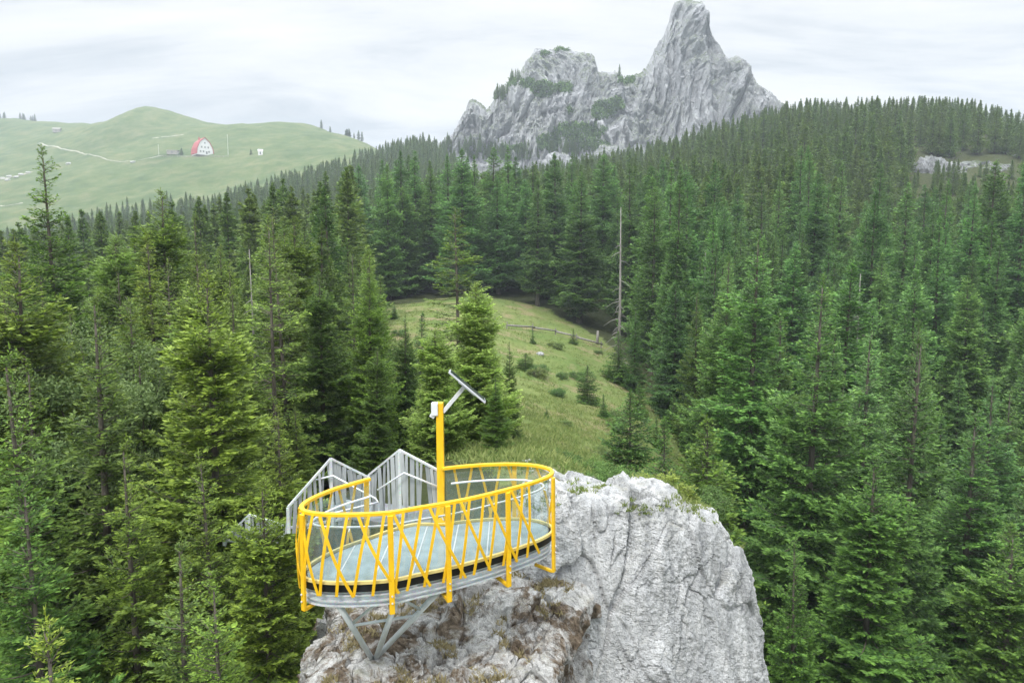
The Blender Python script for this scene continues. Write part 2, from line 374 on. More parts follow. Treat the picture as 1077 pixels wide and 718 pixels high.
def G(x, y):
    x = np.asarray(x, float); y = np.asarray(y, float)
    th = np.arctan2(x, y); r = np.sqrt(x * x + y * y) + 1e-6; tc = np.clip(th, -TH0, TH0)
    d = r * np.cos(tc); px = 538.5 + F * np.tan(tc)
    z = table(px, d)
    back = np.clip((np.abs(th) - 1.2) / (PI - 1.2), 0, 1); back = back * back * (3 - 2 * back)
    zb = -26 + np.clip(d, 0, 600) * .02 + 0 * z
    z = z * (1 - back) + zb * back
    p = np.stack([x, y, 0 * x], -1)
    amp = np.clip(d / 120, .15, 3.0)
    z = z + fbm(p * .018, 3) * amp * 1.6 + fbm(p * .09 + 40, 3) * np.clip(d / 120, .35, 1) * .9 + np.where(d < 160, fbm(p * .5 + 9, 2) * .16, 0)
    # the round green hill behind the lodge, and a lower hill farther out
    hx, hy = (148 - 538.5) / F * 820, 820
    z = z + 26 * np.exp(-np.abs((x - hx - 14) / 42) ** 1.6 - ((y - hy) / 70) ** 2) + 0 * np.exp(-(((x - hx - 12) / 44) ** 2 + ((y - hy) / 70) ** 2)) + 7 * np.exp(-(((x - hx + 60) / 36) ** 2 + ((y - hy + 5) / 60) ** 2))
    z = z + 9 * np.exp(-(((x - (325 - 538.5) / F * 810) / 50) ** 2 + ((y - 810) / 60) ** 2))
    return z
def g1(x, y): return float(G(np.array([x]), np.array([y]))[0])
def ground_hit(px, py, d0=20, d1=1300):
    ds = np.exp(np.linspace(math.log(d0), math.log(d1), 700)); r = ray(px, py); pts = r[None] * (ds / r[1])[:, None]
    g = G(pts[:, 0], pts[:, 1]); k = np.where(pts[:, 2] <= g)[0]
    i = k[0] if len(k) else len(ds) - 1
    return np.array([pts[i, 0], pts[i, 1], g[i]])
def in_clearing(px, py):
    return None

# clearing outline in plan, as (column, depth) pairs: used for grass / forest floor and for keeping trees out
CLR = [(385, 66), (392, 118), (450, 121), (520, 124), (570, 122), (610, 112), (648, 98), (684, 78), (718, 60), (765, 44), (762, 33), (705, 25), (640, 21), (520, 20), (470, 24), (455, 34), (430, 50)]
CLX = np.array([(p - 538.5) / F * d for p, d in CLR]); CLY = np.array([d for p, d in CLR], float)
def inside(x, y):
    x = np.asarray(x, float); y = np.asarray(y, float); c = np.zeros(x.shape, bool); n = len(CLX); j = n - 1
    for i in range(n):
        cond = ((CLY[i] > y) != (CLY[j] > y)) & (x < (CLX[j] - CLX[i]) * (y - CLY[i]) / (CLY[j] - CLY[i] + 1e-9) + CLX[i]); c ^= cond; j = i
    return c
th = np.concatenate([np.linspace(-PI, -.95, 60)[:-1], np.linspace(-.95, .95, 620), np.linspace(.95, PI, 60)[1:]])
rr = np.exp(np.linspace(math.log(2.0), math.log(1300), 620))
T_, R_ = np.meshgrid(th, rr); X = R_ * np.sin(T_); Y = R_ * np.cos(T_); Z = G(X, Y)
nT, nR = len(th), len(rr)
gv = np.stack([X, Y, Z], -1).reshape(-1, 3)
a = np.arange(nR - 1)[:, None] * nT + np.arange(nT - 1)[None]
q = np.stack([a, a + 1, a + nT + 1, a + nT], -1).reshape(-1, 4)
cen = np.array([[0, 0, float(Z[0].mean())]]); gv = np.concatenate([gv, cen]); ci = len(gv) - 1
tri = np.stack([np.arange(nT - 1) + 1, np.arange(nT - 1), np.full(nT - 1, ci)], -1)
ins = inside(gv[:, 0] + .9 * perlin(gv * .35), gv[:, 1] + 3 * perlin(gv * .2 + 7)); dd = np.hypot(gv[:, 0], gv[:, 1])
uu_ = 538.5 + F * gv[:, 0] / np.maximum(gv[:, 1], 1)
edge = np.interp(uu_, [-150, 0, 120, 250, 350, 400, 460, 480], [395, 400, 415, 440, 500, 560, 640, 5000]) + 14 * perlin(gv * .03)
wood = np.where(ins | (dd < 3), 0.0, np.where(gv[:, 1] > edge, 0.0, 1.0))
link('ground', mesh_np('ground', gv, [q, tri], M['ground'], {'wood': ('POINT', wood)}, smooth=True)); tag(bpy.data.objects['ground'], kind='structure')

# ------------------------------------------------------------------ near cliff (rim + profile surface)
def catmull(pts, n):
    pts = np.asarray(pts, float); d = np.concatenate([[0], np.cumsum(np.linalg.norm(np.diff(pts[:, :3], axis=0), axis=1))]); t = np.linspace(0, d[-1], n); out = []
    i = np.clip(np.searchsorted(d, t, side='right') - 1, 0, len(pts) - 2); u = ((t - d[i]) / (d[i + 1] - d[i]))[:, None]
    g = lambda k: pts[np.clip(i + k, 0, len(pts) - 1)]
    p0, p1, p2, p3 = g(-1), g(0), g(1), g(2)
    return p1 + .5 * u * (p2 - p0 + u * (2 * p0 - 5 * p1 + 4 * p2 - p3 + u * (3 * (p1 - p2) + p3 - p0)))
def grid_faces(nr, nc):
    a = np.arange(nr - 1)[:, None] * nc + np.arange(nc - 1)[None]; return np.stack([a, a + nc, a + nc + 1, a + 1], -1).reshape(-1, 4)
def grid_normals(Pg):
    du = np.gradient(Pg, axis=1); dv = np.gradient(Pg, axis=0); n = np.cross(dv, du); return n / (np.linalg.norm(n, axis=-1, keepdims=True) + 1e-9)
rim = [(*P(556, 508, 22)[:2], -6.3), (*P(553, 508, 18.4)[:2], -5.9), P(556, 521, 16.8), P(575, 520, 16.1), P(600, 521, 16.1), P(640, 526, 16.3), P(672, 524, 16.4), P(698, 520, 16.6), P(708, 524, 16.65), P(728, 541, 16.8), P(748, 545, 17.1), P(760, 552, 17.4),
       P(768, 574, 17.9), P(769, 590, 19), P(769, 600, 21), P(768, 600, 25)]
nc = 640; C = catmull(rim, nc)
t = np.gradient(C[:, :2], axis=0); t /= np.linalg.norm(t, axis=1)[:, None]
nrm = np.stack([t[:, 1], -t[:, 0]], -1)
k = np.ones(61) / 61
for c_ in range(2): nrm[:, c_] = np.convolve(np.pad(nrm[:, c_], 30, mode='edge'), k, 'valid')
nrm /= np.linalg.norm(nrm, axis=1)[:, None]
prof = np.array([(-4.5, -1.6), (-3, -.8), (-1.6, -.25), (-.7, -.02), (-.2, 0), (.05, -.10), (.22, -.4), (.36, -.9), (.5, -1.6), (.7, -2.6), (1.0, -4.2), (1.5, -6.5), (2.6, -11), (4, -20)])
pl = np.concatenate([[0], np.cumsum(np.linalg.norm(np.diff(prof, axis=0), axis=1))])
tt = np.concatenate([np.linspace(0, pl[3], 40)[:-1], np.linspace(pl[3], pl[11], 360)[:-1], np.linspace(pl[11], pl[-1], 40)])
po = np.interp(tt, pl, prof[:, 0]); pz = np.interp(tt, pl, prof[:, 1])
k = np.ones(15) / 15; po = np.convolve(np.pad(po, 7, mode='edge'), k, 'valid'); pz = np.convolve(np.pad(pz, 7, mode='edge'), k, 'valid')
Pg = np.empty((len(tt), nc, 3)); Pg[..., :2] = C[None, :, :2] + nrm[None] * po[:, None, None]; Pg[..., 2] = C[None, :, 2] + pz[:, None]
nn = grid_normals(Pg)
def rock_disp(p, s=1.0, amp=1.0, vert=.45):
    w = p / s; q = w * np.array([1, 1, vert])
    wq = q + .30 * np.stack([perlin(q * 1.3), perlin(q * 1.3 + 11), perlin(q * 1.3 + 23)], -1)
    d = .34 * fbm(q * .5, 3) + .14 * ridged(wq * .8 + 3, 3)
    # broken faces: every block has its own depth and its own tilt
    f1, f2, cv, tv = voro(wq * np.array([.8, .8, .7]), True); d = d + .30 * (cv - .5) + .62 * tv - .07 * np.exp(-((f2 - f1) / .03) ** 2)
    f1, f2, cv, tv = voro(wq * np.array([2.2, 2.2, 1.6]) + 5, True); m = .35 + .65 * np.clip(perlin(w * .6 + 70) * 2.2 + .5, 0, 1)
    d = d + m * (.11 * (cv - .5) + .24 * tv) - .035 * np.exp(-((f2 - f1) / .05) ** 2) * m
    j = np.abs(perlin(w * np.array([1.0, 1.0, .12]) + 31 + .35 * fbm(w * 1.4, 3)[..., None])); d = d - .10 * np.exp(-(j / .02) ** 2) * np.clip(perlin(w * .8 + 50) * 2.5 + .3, 0, 1)
    g = w * np.array([1, 1, .5]); d = d + (.25 + .75 * m) * (.075 * ridged(g * 3.4 + 9, 5) + .075 * fbm(w * 9, 5, .75))
    f1, f2, cv, tv = voro(w * np.array([6.5, 6.5, 4.5]) + .4 * perlin(w * 5)[..., None], True); d = d + m * (.035 * (cv - .5) + .07 * tv)
    return d * amp * s
Pg = Pg + nn * rock_disp(Pg, 1.0, .8)[..., None]
Pg[..., :] += 0
o = link('rock_cliff', mesh_np('rock_cliff', Pg.reshape(-1, 3), grid_faces(*Pg.shape[:2]), M['rock'], smooth=False))
tag(o, 'pale grey limestone cliff face beside the viewing platform, streaked and cracked', 'cliff', kind='structure')
CLIFF = Pg

# rock ledge under the platform: height surface through control points
ctl = [(330, 655, 13.6), (372, 684, 12.7), (402, 682, 12.7), (350, 700, 12.3), (345, 640, 14.6), (400, 640, 14.4), (450, 640, 14.0), (430, 668, 13.1), (470, 650, 13.3), (500, 628, 14.2), (540, 610, 14.8), (560, 600, 15.6),
       (480, 690, 12.6), (440, 712, 12.0), (520, 655, 13.3), (545, 680, 13.2), (555, 715, 12.7), (500, 725, 12.0), (390, 735, 11.8), (330, 740, 11.9), (300, 720, 12.8), (400, 600, 16.5), (480, 590, 17), (560, 570, 17.5), (330, 600, 17)]
cp = np.array([P(*c) for c in ctl])
xs = np.linspace(-4.9, 1.6, 520); ys = np.linspace(10.2, 17.5, 520); GX, GY = np.meshgrid(xs, ys)
w = 1.0 / (((GX[..., None] - cp[:, 0]) ** 2 + (GY[..., None] - cp[:, 1]) ** 2) ** 1.6 + .04)
H = (w * cp[:, 2]).sum(-1) / w.sum(-1)
# outline of the ledge: beyond it the rock drops steeply
yf = np.interp(xs, [-4.9, -3.6, -3.0, -2.4, -1.6, -.7, .1, .6, 1.6], [14.6, 12.6, 11.8, 11.5, 11.4, 11.6, 12.2, 13.2, 15.6])[None] + .35 * perlin(np.stack([GX * 1.1, 0 * GX, 0 * GX + 3], -1))
dr = np.maximum(0, yf - GY); H = H - 3.2 * dr - 1.2 * dr ** 2
xl = -3.55 + .3 * perlin(np.stack([GY * .9, 0 * GX, 0 * GX + 8], -1)) - np.clip(GY - 14.5, 0, 9) * .25; dl = np.maximum(0, xl - GX); H = H - 2.0 * dl - .8 * dl ** 2
H = H - .45
Lg = np.stack([GX, GY, np.maximum(H, -19)], -1)
ln = grid_normals(Lg); ln = np.where(ln[..., 2:] < 0, -ln, ln)
Lg = Lg + ln * (rock_disp(Lg, .8, 1.1, .9) + .06 * ridged(Lg * 1.7, 4))[..., None]
o = link('rock_ledge', mesh_np('rock_ledge', Lg.reshape(-1, 3), grid_faces(*Lg.shape[:2])[:, ::-1], M['rock_brown'], smooth=False))
tag(o, 'brown and white rock ledge with soil and dry grass under the platform', 'rock', kind='structure')
def ledge_z(x, y):
    i = int(np.clip(np.searchsorted(ys, y), 0, 519)); j = int(np.clip(np.searchsorted(xs, x), 0, 519)); return Lg[i, j, 2]

# ------------------------------------------------------------------ mountain
SIL = [(432, 186), (446, 172), (457, 160), (470, 146), (478, 140), (490, 116), (494, 107), (498, 104), (504, 106), (512, 116), (520, 104), (530, 90), (546, 78), (554, 62), (560, 53), (566, 48), (590, 48), (610, 52), (621, 53), (626, 60), (629, 72), (638, 76), (648, 74),
       (655, 82), (662, 80), (669, 76), (680, 70), (689, 52), (699, 36), (705, 20), (709, 4), (716, 1), (724, 1), (737, 5), (740, 24), (745, 38), (755, 52), (765, 65), (769, 64), (773, 62), (783, 72), (788, 84), (792, 91), (809, 99), (821, 110), (832, 124), (842, 140)]
DM = 560.0
sx = np.array([P(a_, b_, DM)[0] for a_, b_ in SIL]); sz = np.array([P(a_, b_, DM)[2] for a_, b_ in SIL])
nx = 760; mx = np.linspace(sx[0], sx[-1], nx); mz = np.interp(mx, sx, sz) + 1.4 * fbm(np.stack([mx * .22, 0 * mx, 0 * mx + 2], -1), 4, .7) + 2.6 * (voro(np.stack([mx * .28, 0 * mx, 0 * mx], -1))[2] - .5) * (1 - np.exp(-((mx - P(722, 0, DM)[0]) / 9) ** 2))
yc = DM + 14 * perlin(np.stack([mx * .02, 0 * mx, 0 * mx + 5], -1)) + np.interp(mx, [sx[0], P(560, 0, DM)[0], P(660, 0, DM)[0], P(720, 0, DM)[0], sx[-1]], [-6, 8, 14, -4, 4])
sr = np.concatenate([np.linspace(-1, 0, 60)[:-1], np.linspace(0, .03, 12)[:-1], np.linspace(.03, 1, 330)])
MX = np.repeat(mx[None], len(sr), 0); base = 40.0
MZ = np.where(sr[:, None] < 0, mz[None] - (mz[None] - base) * (-sr[:, None]), mz[None] - (mz[None] - base) * sr[:, None])
drop = mz[None] - MZ
lean = np.interp(mx, [sx[0], P(500, 0, DM)[0], P(600, 0, DM)[0], P(650, 0, DM)[0], P(690, 0, DM)[0], P(760, 0, DM)[0], sx[-1]], [.45, .42, .62, .75, .28, .34, .5])[None]
MY = np.where(sr[:, None] < 0, yc[None] + 3 + drop * .3, yc[None] - 3 - drop * lean)
Mg = np.stack([MX, MY, MZ], -1)
# buttresses and gullies running down the face
wz = Mg + 14 * np.stack([perlin(Mg * .018 + 3), perlin(Mg * .018 + 13), perlin(Mg * .018 + 23)], -1)
def amp_(h_, lo=0.0): return np.clip(drop / h_, lo, 1)
disp = 13 * ridged(wz * np.array([.045, .02, .009]), 4) * amp_(14) + 6 * ridged(wz * np.array([.12, .1, .03]) + 4, 4) * amp_(6, .1)
f1, f2, cv = voro(wz * np.array([.075, .06, .022])); disp += 11 * (cv - .5) * amp_(9) * np.clip((f2 - f1) / .15, 0, 1) - 2.0 * np.exp(-((f2 - f1) / .05) ** 2) * amp_(6)
f1, f2, cv = voro(wz * np.array([.2, .2, .08]) + 7); disp += 3.6 * (cv - .5) * amp_(6, .15) * np.clip((f2 - f1) / .2, 0, 1)
f1, f2, cv = voro(Mg * np.array([.5, .5, .3]) + 7); disp += 1.0 * (cv - .5) * amp_(4, .3)
sgn = np.where(sr[:, None] < 0, 1.0, -1.0)
Mg[..., 1] += sgn * disp; Mg[..., 2] += .22 * disp * np.clip(drop / 20, 0, 1)
Mg[..., 0] += 1.2 * fbm(Mg * .12 + 30, 3) * np.clip(drop / 8, 0, 1)
o = link('mountain', mesh_np('mountain', Mg.reshape(-1, 3), grid_faces(*Mg.shape[:2]), M['rock_far'], smooth=False)); tag(o, 'twin grey limestone crags rising above the forest', 'mountain', kind='structure')

def boulder(name, c, size, mat, seed, label, cat='rock', group=None, n=60, kind=None):
    u = np.linspace(0, 2 * PI, n * 2, endpoint=False); v = np.linspace(.02, PI - .02, n); U, V = np.meshgrid(u, v)
    p = np.stack([np.sin(V) * np.cos(U), np.sin(V) * np.sin(U), np.cos(V)], -1)
    r = 1 + .35 * fbm(p * 1.4 + seed, 3) + .18 * ridged(p * 2.4 + seed, 3); f1, f2, cv = voro(p * 2.6 + seed); r = r + .16 * (cv - .5) - .05 * np.exp(-((f2 - f1) / .08) ** 2)
    p = p * r[..., None] * np.asarray(size)
    a = np.arange(n - 1)[:, None] * (2 * n) + np.arange(2 * n)[None]; b = np.arange(n - 1)[:, None] * (2 * n) + (np.arange(2 * n)[None] + 1) % (2 * n)
    f = np.stack([a, a + 2 * n, b + 2 * n, b], -1).reshape(-1, 4)
    caps = np.array([list(range(0, 2 * n))]), np.array([list(range(n * 2 * n - 1, (n - 1) * 2 * n - 1, -1))])
    o = link(name, mesh_np(name, p.reshape(-1, 3), [f, *caps], mat), loc=tuple(c)); return tag(o, label, cat, group, kind)

# ------------------------------------------------------------------ trees: prototypes
def trunk_mesh(name, H, r0, seed, mat, bend=.25, seg=18, n=8, top=.008, top_at=.97):
    rs = np.random.RandomState(seed); zz = np.linspace(-1.2, H * top_at, seg); t_ = np.clip(zz / H, 0, 1)
    bx = bend * np.sin(t_ * 3 + rs.rand() * 6) * t_; by = bend * np.sin(t_ * 2.3 + rs.rand() * 6) * t_
    rad = r0 * (1 - t_) ** .85 + top; rad[0:2] *= 1.25
    return MB().tube(np.stack([bx, by, zz], -1), rad, n).mesh(name, mat, True)
def quads_from(c, d, sidev, L, W):
    """lens-shaped sprays: base c, unit direction d, side vector, length, width"""
    L = L[:, None]; W = W[:, None]
    return np.stack([c, c + d * L * .45 + sidev * W * .5, c + d * L, c + d * L * .45 - sidev * W * .5], 1)
def norm(v): return v / (np.linalg.norm(v, axis=-1, keepdims=True) + 1e-9)
def conifer(name, seed, H=20., R=2.7, clear=.08, whorl=.36, per=6, twig=.11, spray=.085, sl=.17, sw=.05, droop=.18, up=.22, sparse=0.0, shape=.8, mat='spruce', maxtw=.75, inner=.25, topthin=1.0, wood=True):
    rs = np.random.RandomState(seed); V = []; T = []; WV = []; WF = []; wn = 0
    h = H * clear; ang = rs.rand() * 6
    phase = rs.rand(6) * 6
    while h < H * .992:
        t_ = min(.999, max(0.0, (h / H - clear) / (1 - clear)))
        Lr = R * ((1 - t_) ** shape) * (min(1, .55 + t_ * 4.5)) * (1 + .16 * math.sin(h * 1.3 + phase[0]) + .10 * math.sin(h * 2.9 + phase[1])) + .05
        for b in range(int(round(per * (1 if t_ < .85 else .75)))):
            ang += 2.39996 + rs.normal() * .25
            if rs.rand() < sparse: continue
            L = Lr * rs.uniform(.62, 1.18) * (1 + .18 * math.sin(ang * 2 + phase[2] + h * .6))
            if L < .08: continue
            hh = h + rs.uniform(-.5, .5) * whorl
            elev = math.radians(-14 + 52 * t_ ** 1.6 + rs.normal() * 6)
            dr_ = droop * (1.1 - t_) + rs.normal() * .03; upt = up * (1 - .5 * t_)
            n = max(5, int(L / .25)); s = np.linspace(0, 1, n)
            rad = np.array([math.cos(ang), math.sin(ang), 0]); side = np.array([-rad[1], rad[0], 0]); curl = rs.normal() * .08
            cx = L * s * math.cos(elev); cz = L * (s * math.sin(elev) - dr_ * np.sin(s * PI * .75) + upt * s ** 3 * .9)
            pts = rad * cx[:, None] + np.array([0, 0, 1.]) * (hh + cz)[:, None] + side * (curl * L * s ** 2)[:, None]
            # wood: thin three-sided stick
            if wood:
                r_ = np.linspace(.012 + .010 * L, .004, n)
                for q_ in range(n):
                    for w_ in range(3):
                        an = 2 * PI * w_ / 3; WV.append(pts[q_] + side * math.cos(an) * r_[q_] + np.array([0, 0, 1.]) * math.sin(an) * r_[q_])
                for q_ in range(n - 1):
                    for w_ in range(3):
                        w2 = (w_ + 1) % 3; WF.append((wn + q_ * 3 + w_, wn + q_ * 3 + w2, wn + q_ * 3 + 3 + w2, wn + q_ * 3 + 3 + w_))
                wn += 3 * n
            # twigs
            ks_ = min(1.0, .35 + .6 * L)
            s0 = inner if t_ < .8 else .05
            nt_ = max(3, int(L * (1 - s0) / twig)); st = s0 + (1 - s0) * (np.arange(nt_) + rs.rand(nt_) * .8) / nt_; st = np.clip(st, 0, .995)
            fi = st * (n - 1); i0 = np.minimum(fi.astype(int), n - 2); fr = (fi - i0)[:, None]
            base_ = pts[i0] * (1 - fr) + pts[i0 + 1] * fr; tang = norm(pts[i0 + 1] - pts[i0])
            for sg in (-1, 1):
                tl = np.minimum(maxtw, (.16 * min(1, L) + .44 * L * (1 - st) ** .75 * np.minimum(1, .45 + st * 1.5)) * rs.uniform(.65, 1.2, nt_))
                aa = rs.uniform(.75, 1.15, nt_)[:, None]
                d_ = norm(tang * np.cos(aa) + sg * side * np.sin(aa) + np.array([0, 0, 1.]) * (rs.normal(size=(nt_, 1)) * .14 - .10))
                m = max(1, int(np.mean(tl) / spray)); ks = (np.arange(m) + .5) / m
                bb = base_[:, None] + d_[:, None] * (tl[:, None] * ks[None])[..., None]; bb[..., 2] -= (.12 * tl[:, None] * ks[None] ** 2)
                bb = bb.reshape(-1, 3); dd_ = np.repeat(d_, m, 0); K = np.tile(ks, nt_); S_ = np.repeat(st, m)
                perp = norm(np.cross(dd_, np.array([0, 0, 1.])))
                for s2 in (-1, 1):
                    nn_ = len(bb); al = rs.uniform(.35, .85, nn_)[:, None]
                    dv = norm(dd_ * np.cos(al) + s2 * perp * np.sin(al) + np.array([0, 0, 1.]) * (rs.normal(size=(nn_, 1)) * .22 + .02))
                    roll = rs.normal(size=(nn_, 3)) * .55 + np.array([0, 0, 1.]); sv = norm(np.cross(dv, roll))
                    V.append(quads_from(bb, dv, sv, ks_ * sl * rs.uniform(.7, 1.25, nn_), ks_ * sw * rs.uniform(.7, 1.3, nn_)))
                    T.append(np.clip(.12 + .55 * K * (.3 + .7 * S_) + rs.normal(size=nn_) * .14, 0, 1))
                ed = base_ + d_ * tl[:, None] * .95; ed[:, 2] -= .12 * tl
                V.append(quads_from(ed, d_, norm(np.cross(d_, rs.normal(size=(nt_, 3)) * .4 + np.array([0, 0, 1.]))), np.full(nt_, sl * 1.1 * ks_), np.full(nt_, sw * ks_)))
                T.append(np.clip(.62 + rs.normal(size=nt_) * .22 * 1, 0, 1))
            # sprays sitting on the branch itself
            nb = nt_; dv = norm(tang + rs.normal(size=(nb, 3)) * .35); sv = norm(np.cross(dv, rs.normal(size=(nb, 3)) * .4 + np.array([0, 0, 1.])))
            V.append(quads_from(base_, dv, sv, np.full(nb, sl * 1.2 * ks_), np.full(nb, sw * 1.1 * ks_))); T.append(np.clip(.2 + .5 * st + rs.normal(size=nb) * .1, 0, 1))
        h += whorl * rs.uniform(.75, 1.25) * (1 if t_ < .8 else .7)
    lead = 26; b_ = np.stack([np.zeros(lead), np.zeros(lead), np.linspace(H * .95, H * .998, lead)], -1); dv = norm(rs.normal(size=(lead, 3)) * .35 + np.array([0, 0, 1.]))
    V.append(quads_from(b_, dv, norm(np.cross(dv, rs.normal(size=(lead, 3)))), np.full(lead, sl * .6), np.full(lead, sw * .5))); T.append(np.full(lead, .6))
    Q = np.concatenate(V); T = np.concatenate(T); nq = len(Q); qv = Q.reshape(-1, 3); qf = np.arange(nq * 4).reshape(-1, 4)
    if wood and WV:
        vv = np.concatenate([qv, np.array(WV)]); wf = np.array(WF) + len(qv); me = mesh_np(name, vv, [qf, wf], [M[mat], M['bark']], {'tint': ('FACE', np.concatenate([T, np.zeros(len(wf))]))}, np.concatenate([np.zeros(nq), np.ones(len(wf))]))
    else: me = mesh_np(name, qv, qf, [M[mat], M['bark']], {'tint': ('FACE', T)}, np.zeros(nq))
    return me
def broadleaf(name, seed, H=9., R=2.6, leaf=.062, count=80000, mat='leaf', low=.15):
    rs = np.random.RandomState(seed); nb = 70
    # clump centres through an uneven crown volume
    c = []
    while len(c) < nb:
        p = rs.uniform(-1, 1, 3)
        if np.linalg.norm(p) < 1 and np.linalg.norm(p) > .35: c.append(p)
    c = np.array(c); c[:, 2] = c[:, 2] * .5 + .5; c = c * np.array([R, R, H * (1 - low)]) + np.array([0, 0, H * low]); c *= np.array([1, 1, 1])
    k = rs.randint(0, nb, count); rad = R * rs.uniform(.16, .34, nb)
    d = norm(rs.normal(size=(count, 3))); p = c[k] + d * (rad[k] * rs.rand(count) ** .45)[:, None] * np.array([1, 1, .7])
    dv = norm(rs.normal(size=(count, 3)) * .7 + d * .5 + np.array([0, 0, -.15])); sv = norm(np.cross(dv, rs.normal(size=(count, 3)) * .6 + np.array([0, 0, 1.])))
    Q = quads_from(p, dv, sv, leaf * rs.uniform(.7, 1.3, count), leaf * .55 * rs.uniform(.7, 1.3, count)); T = np.clip(rs.normal(size=count) * .22 + .45 + .25 * (rs.rand(nb)[k] - .5), 0, 1)
    mb = MB()
    for i in rs.choice(nb, 26, replace=False): mb.tube([np.array([0, 0, H * low]), c[i] * np.array([.35, .35, .7]), c[i]], [.05, .03, .01], 4)
    wv = np.concatenate(mb.v); qv = Q.reshape(-1, 3); wf4 = np.array([f for f in mb.f if len(f) == 4]) + len(qv)
    return mesh_np(name, np.concatenate([qv, wv]), [np.arange(len(Q) * 4).reshape(-1, 4), wf4], [M[mat], M['bark']], {'tint': ('FACE', np.concatenate([T, np.zeros(len(wf4))]))}, np.concatenate([np.zeros(len(Q)), np.ones(len(wf4))]))

PROTO = {}
def reg(key, H, crown, r0=.22, seed=1, mat='bark'):
    PROTO[key] = (H, crown, trunk_mesh('trunk', H, r0, seed, M[mat], bend=.06, top_at=.97 if key[:4] not in ('leaf', 'bush') else .5))
NEAR = dict(twig=.105, spray=.09, sl=.17, sw=.066, inner=.10)
MID = dict(twig=.21, spray=.19, sl=.31, sw=.13, whorl=.42, inner=.08)
FAR = dict(twig=.5, spray=.42, sl=.60, sw=.28, whorl=.62, per=7, wood=False, inner=.05, shape=.95)
for i in range(6): reg(f'near{i}', 17, conifer('crown', 20 + i, H=17, R=(2.7, 3.1, 2.4, 3.3, 2.9, 2.2)[i], clear=.03, per=7, whorl=(.36, .33, .38, .35, .4, .34)[i], droop=(.16, .12, .22, .18, .08, .28)[i], sparse=(.06, .03, .12, .05, .2, .25)[i], shape=(.8, .75, .85, .9, .6, .7)[i], **NEAR), .2, 40 + i)
for i in range(7): reg(f'mid{i}', 22, conifer('crown', 60 + i, H=22, R=(3.1, 3.6, 2.8, 3.4, 3.0, 4.0, 2.5)[i], clear=(.10, .07, .12, .08, .16, .06, .2)[i], per=8, shape=(.9, .85, .95, .8, .9, .75, .7)[i], droop=(.2, .16, .26, .2, .18, .12, .3)[i], sparse=(.08, .05, .15, .06, .2, .1, .3)[i], **MID), .27, 80 + i)
for i in range(4): reg(f'far{i}', 20, conifer('crown', 100 + i, H=20, R=(3.7, 4.3, 3.3, 4.0)[i], clear=.10, sparse=.05, **FAR), .25, 120 + i)
for i in range(2): reg(f'young{i}', 5, conifer('crown', 140 + i, H=5, R=(1.35, 1.6)[i], clear=.01, whorl=.22, per=8, twig=.12, spray=.10, sl=.17, sw=.07, droop=.05, up=.2, inner=.1, shape=.9), .07, 145 + i)
for i in range(2): reg(f'open{i}', 14, conifer('crown', 150 + i, H=14, R=1.9, clear=(.2, .12)[i], per=6, sparse=.22, droop=.08, up=.12, whorl=.42, inner=.3, shape=.55, twig=.13, spray=.10, sl=.17, sw=.05, maxtw=.5), .13, 155 + i)
for i in range(2): reg(f'larch{i}', 12, conifer('crown', 160 + i, H=12, R=2.5, clear=.03, per=11, sparse=.02, droop=.06, up=.35, whorl=.25, shape=.62, mat='larch', maxtw=.6, twig=.10, spray=.085, sl=.15, sw=.062, inner=.06), .12, 165 + i)
for i in range(2): reg(f'leaf{i}', 8, broadleaf('crown', 170 + i, H=8, R=(2.2, 1.8)[i]), .12, 175 + i)
reg('bush', 1.6, broadleaf('crown', 181, H=1.6, R=1.3, leaf=.10, count=7000, low=.0), .04, 182)
reg('pinebush', 1.4, conifer('crown', 184, H=1.4, R=1.5, clear=.0, whorl=.10, per=9, twig=.11, spray=.09, sl=.16, sw=.06, droop=-.1, up=.5, inner=.1, shape=.45, mat='larch'), .05, 185)

def tree(name, key, x, y, top_z=None, height=None, label='', cat='tree', group=None, color=(1, 1, 1), rz=None, wide=1.0, sink=.3, lean=0.0):
    H0, crown, trunk = PROTO[key]; z = g1(x, y) - sink
    h = (top_z - z) if height is None else height
    s = h / H0
    e = empty(name, (x, y, z), random.uniform(0, 6.28) if rz is None else rz, label=label, cat=cat, group=group); e.scale = (s * wide, s * wide, s); e.rotation_euler.x = lean; e.rotation_euler.y = random.uniform(-.035, .035)
    t_ = link('trunk', trunk, e); c = link('crown', crown, e); c.color = (*color, 1); return e
TREES = []          # (x, y, radius) of trees already set, to keep the scatter apart
def hero(name, key, px, py, d, label, color=(1, 1, 1), cat='tree', group=None, wide=1.0, height=None, base_py=None):
    p = P(px, py, d)
    if base_py is not None: p = P(px, py, ground_hit(px, base_py, 18, 200)[1])
    TREES.append((p[0], p[1], 2.0)); return tree(name, key, p[0], p[1], p[2], height, label, cat, group, color, wide=wide)
GRN, YEL, DRK, BLU, PAL = (1, 1, 1), (1.22, 1.18, .9), (.62, .72, .78), (.75, .95, 1.0), (1.5, 1.4, 1.2)
hero('spruce_tree', 'near3', 45, 153, 36, 'tall spire-topped spruce standing alone above the left forest edge', (1.05, 1.1, .85), wide=.92)
hero('spruce_tree', 'near1', -8, 250, 22, 'big yellow-green spruce cut by the left edge of the picture', YEL, wide=1.15)
hero('spruce_tree', 'near1', 165, 198, 38, 'yellow-green spruce below the round green hill, its tip over the far woods', YEL, wide=1.1)
hero('spruce_tree', 'near2', 205, 222, 36, 'spruce just beyond the yellow-green one, below the red-roofed lodge', GRN)
hero('spruce_tree', 'open0', 283, 225, 27, 'thin spruce with long bare grey trunk sticking out of its crown', PAL)
hero('spruce_tree', 'open1', 297, 218, 31, 'slender bare-topped spruce close behind the thin grey-trunked one', GRN)
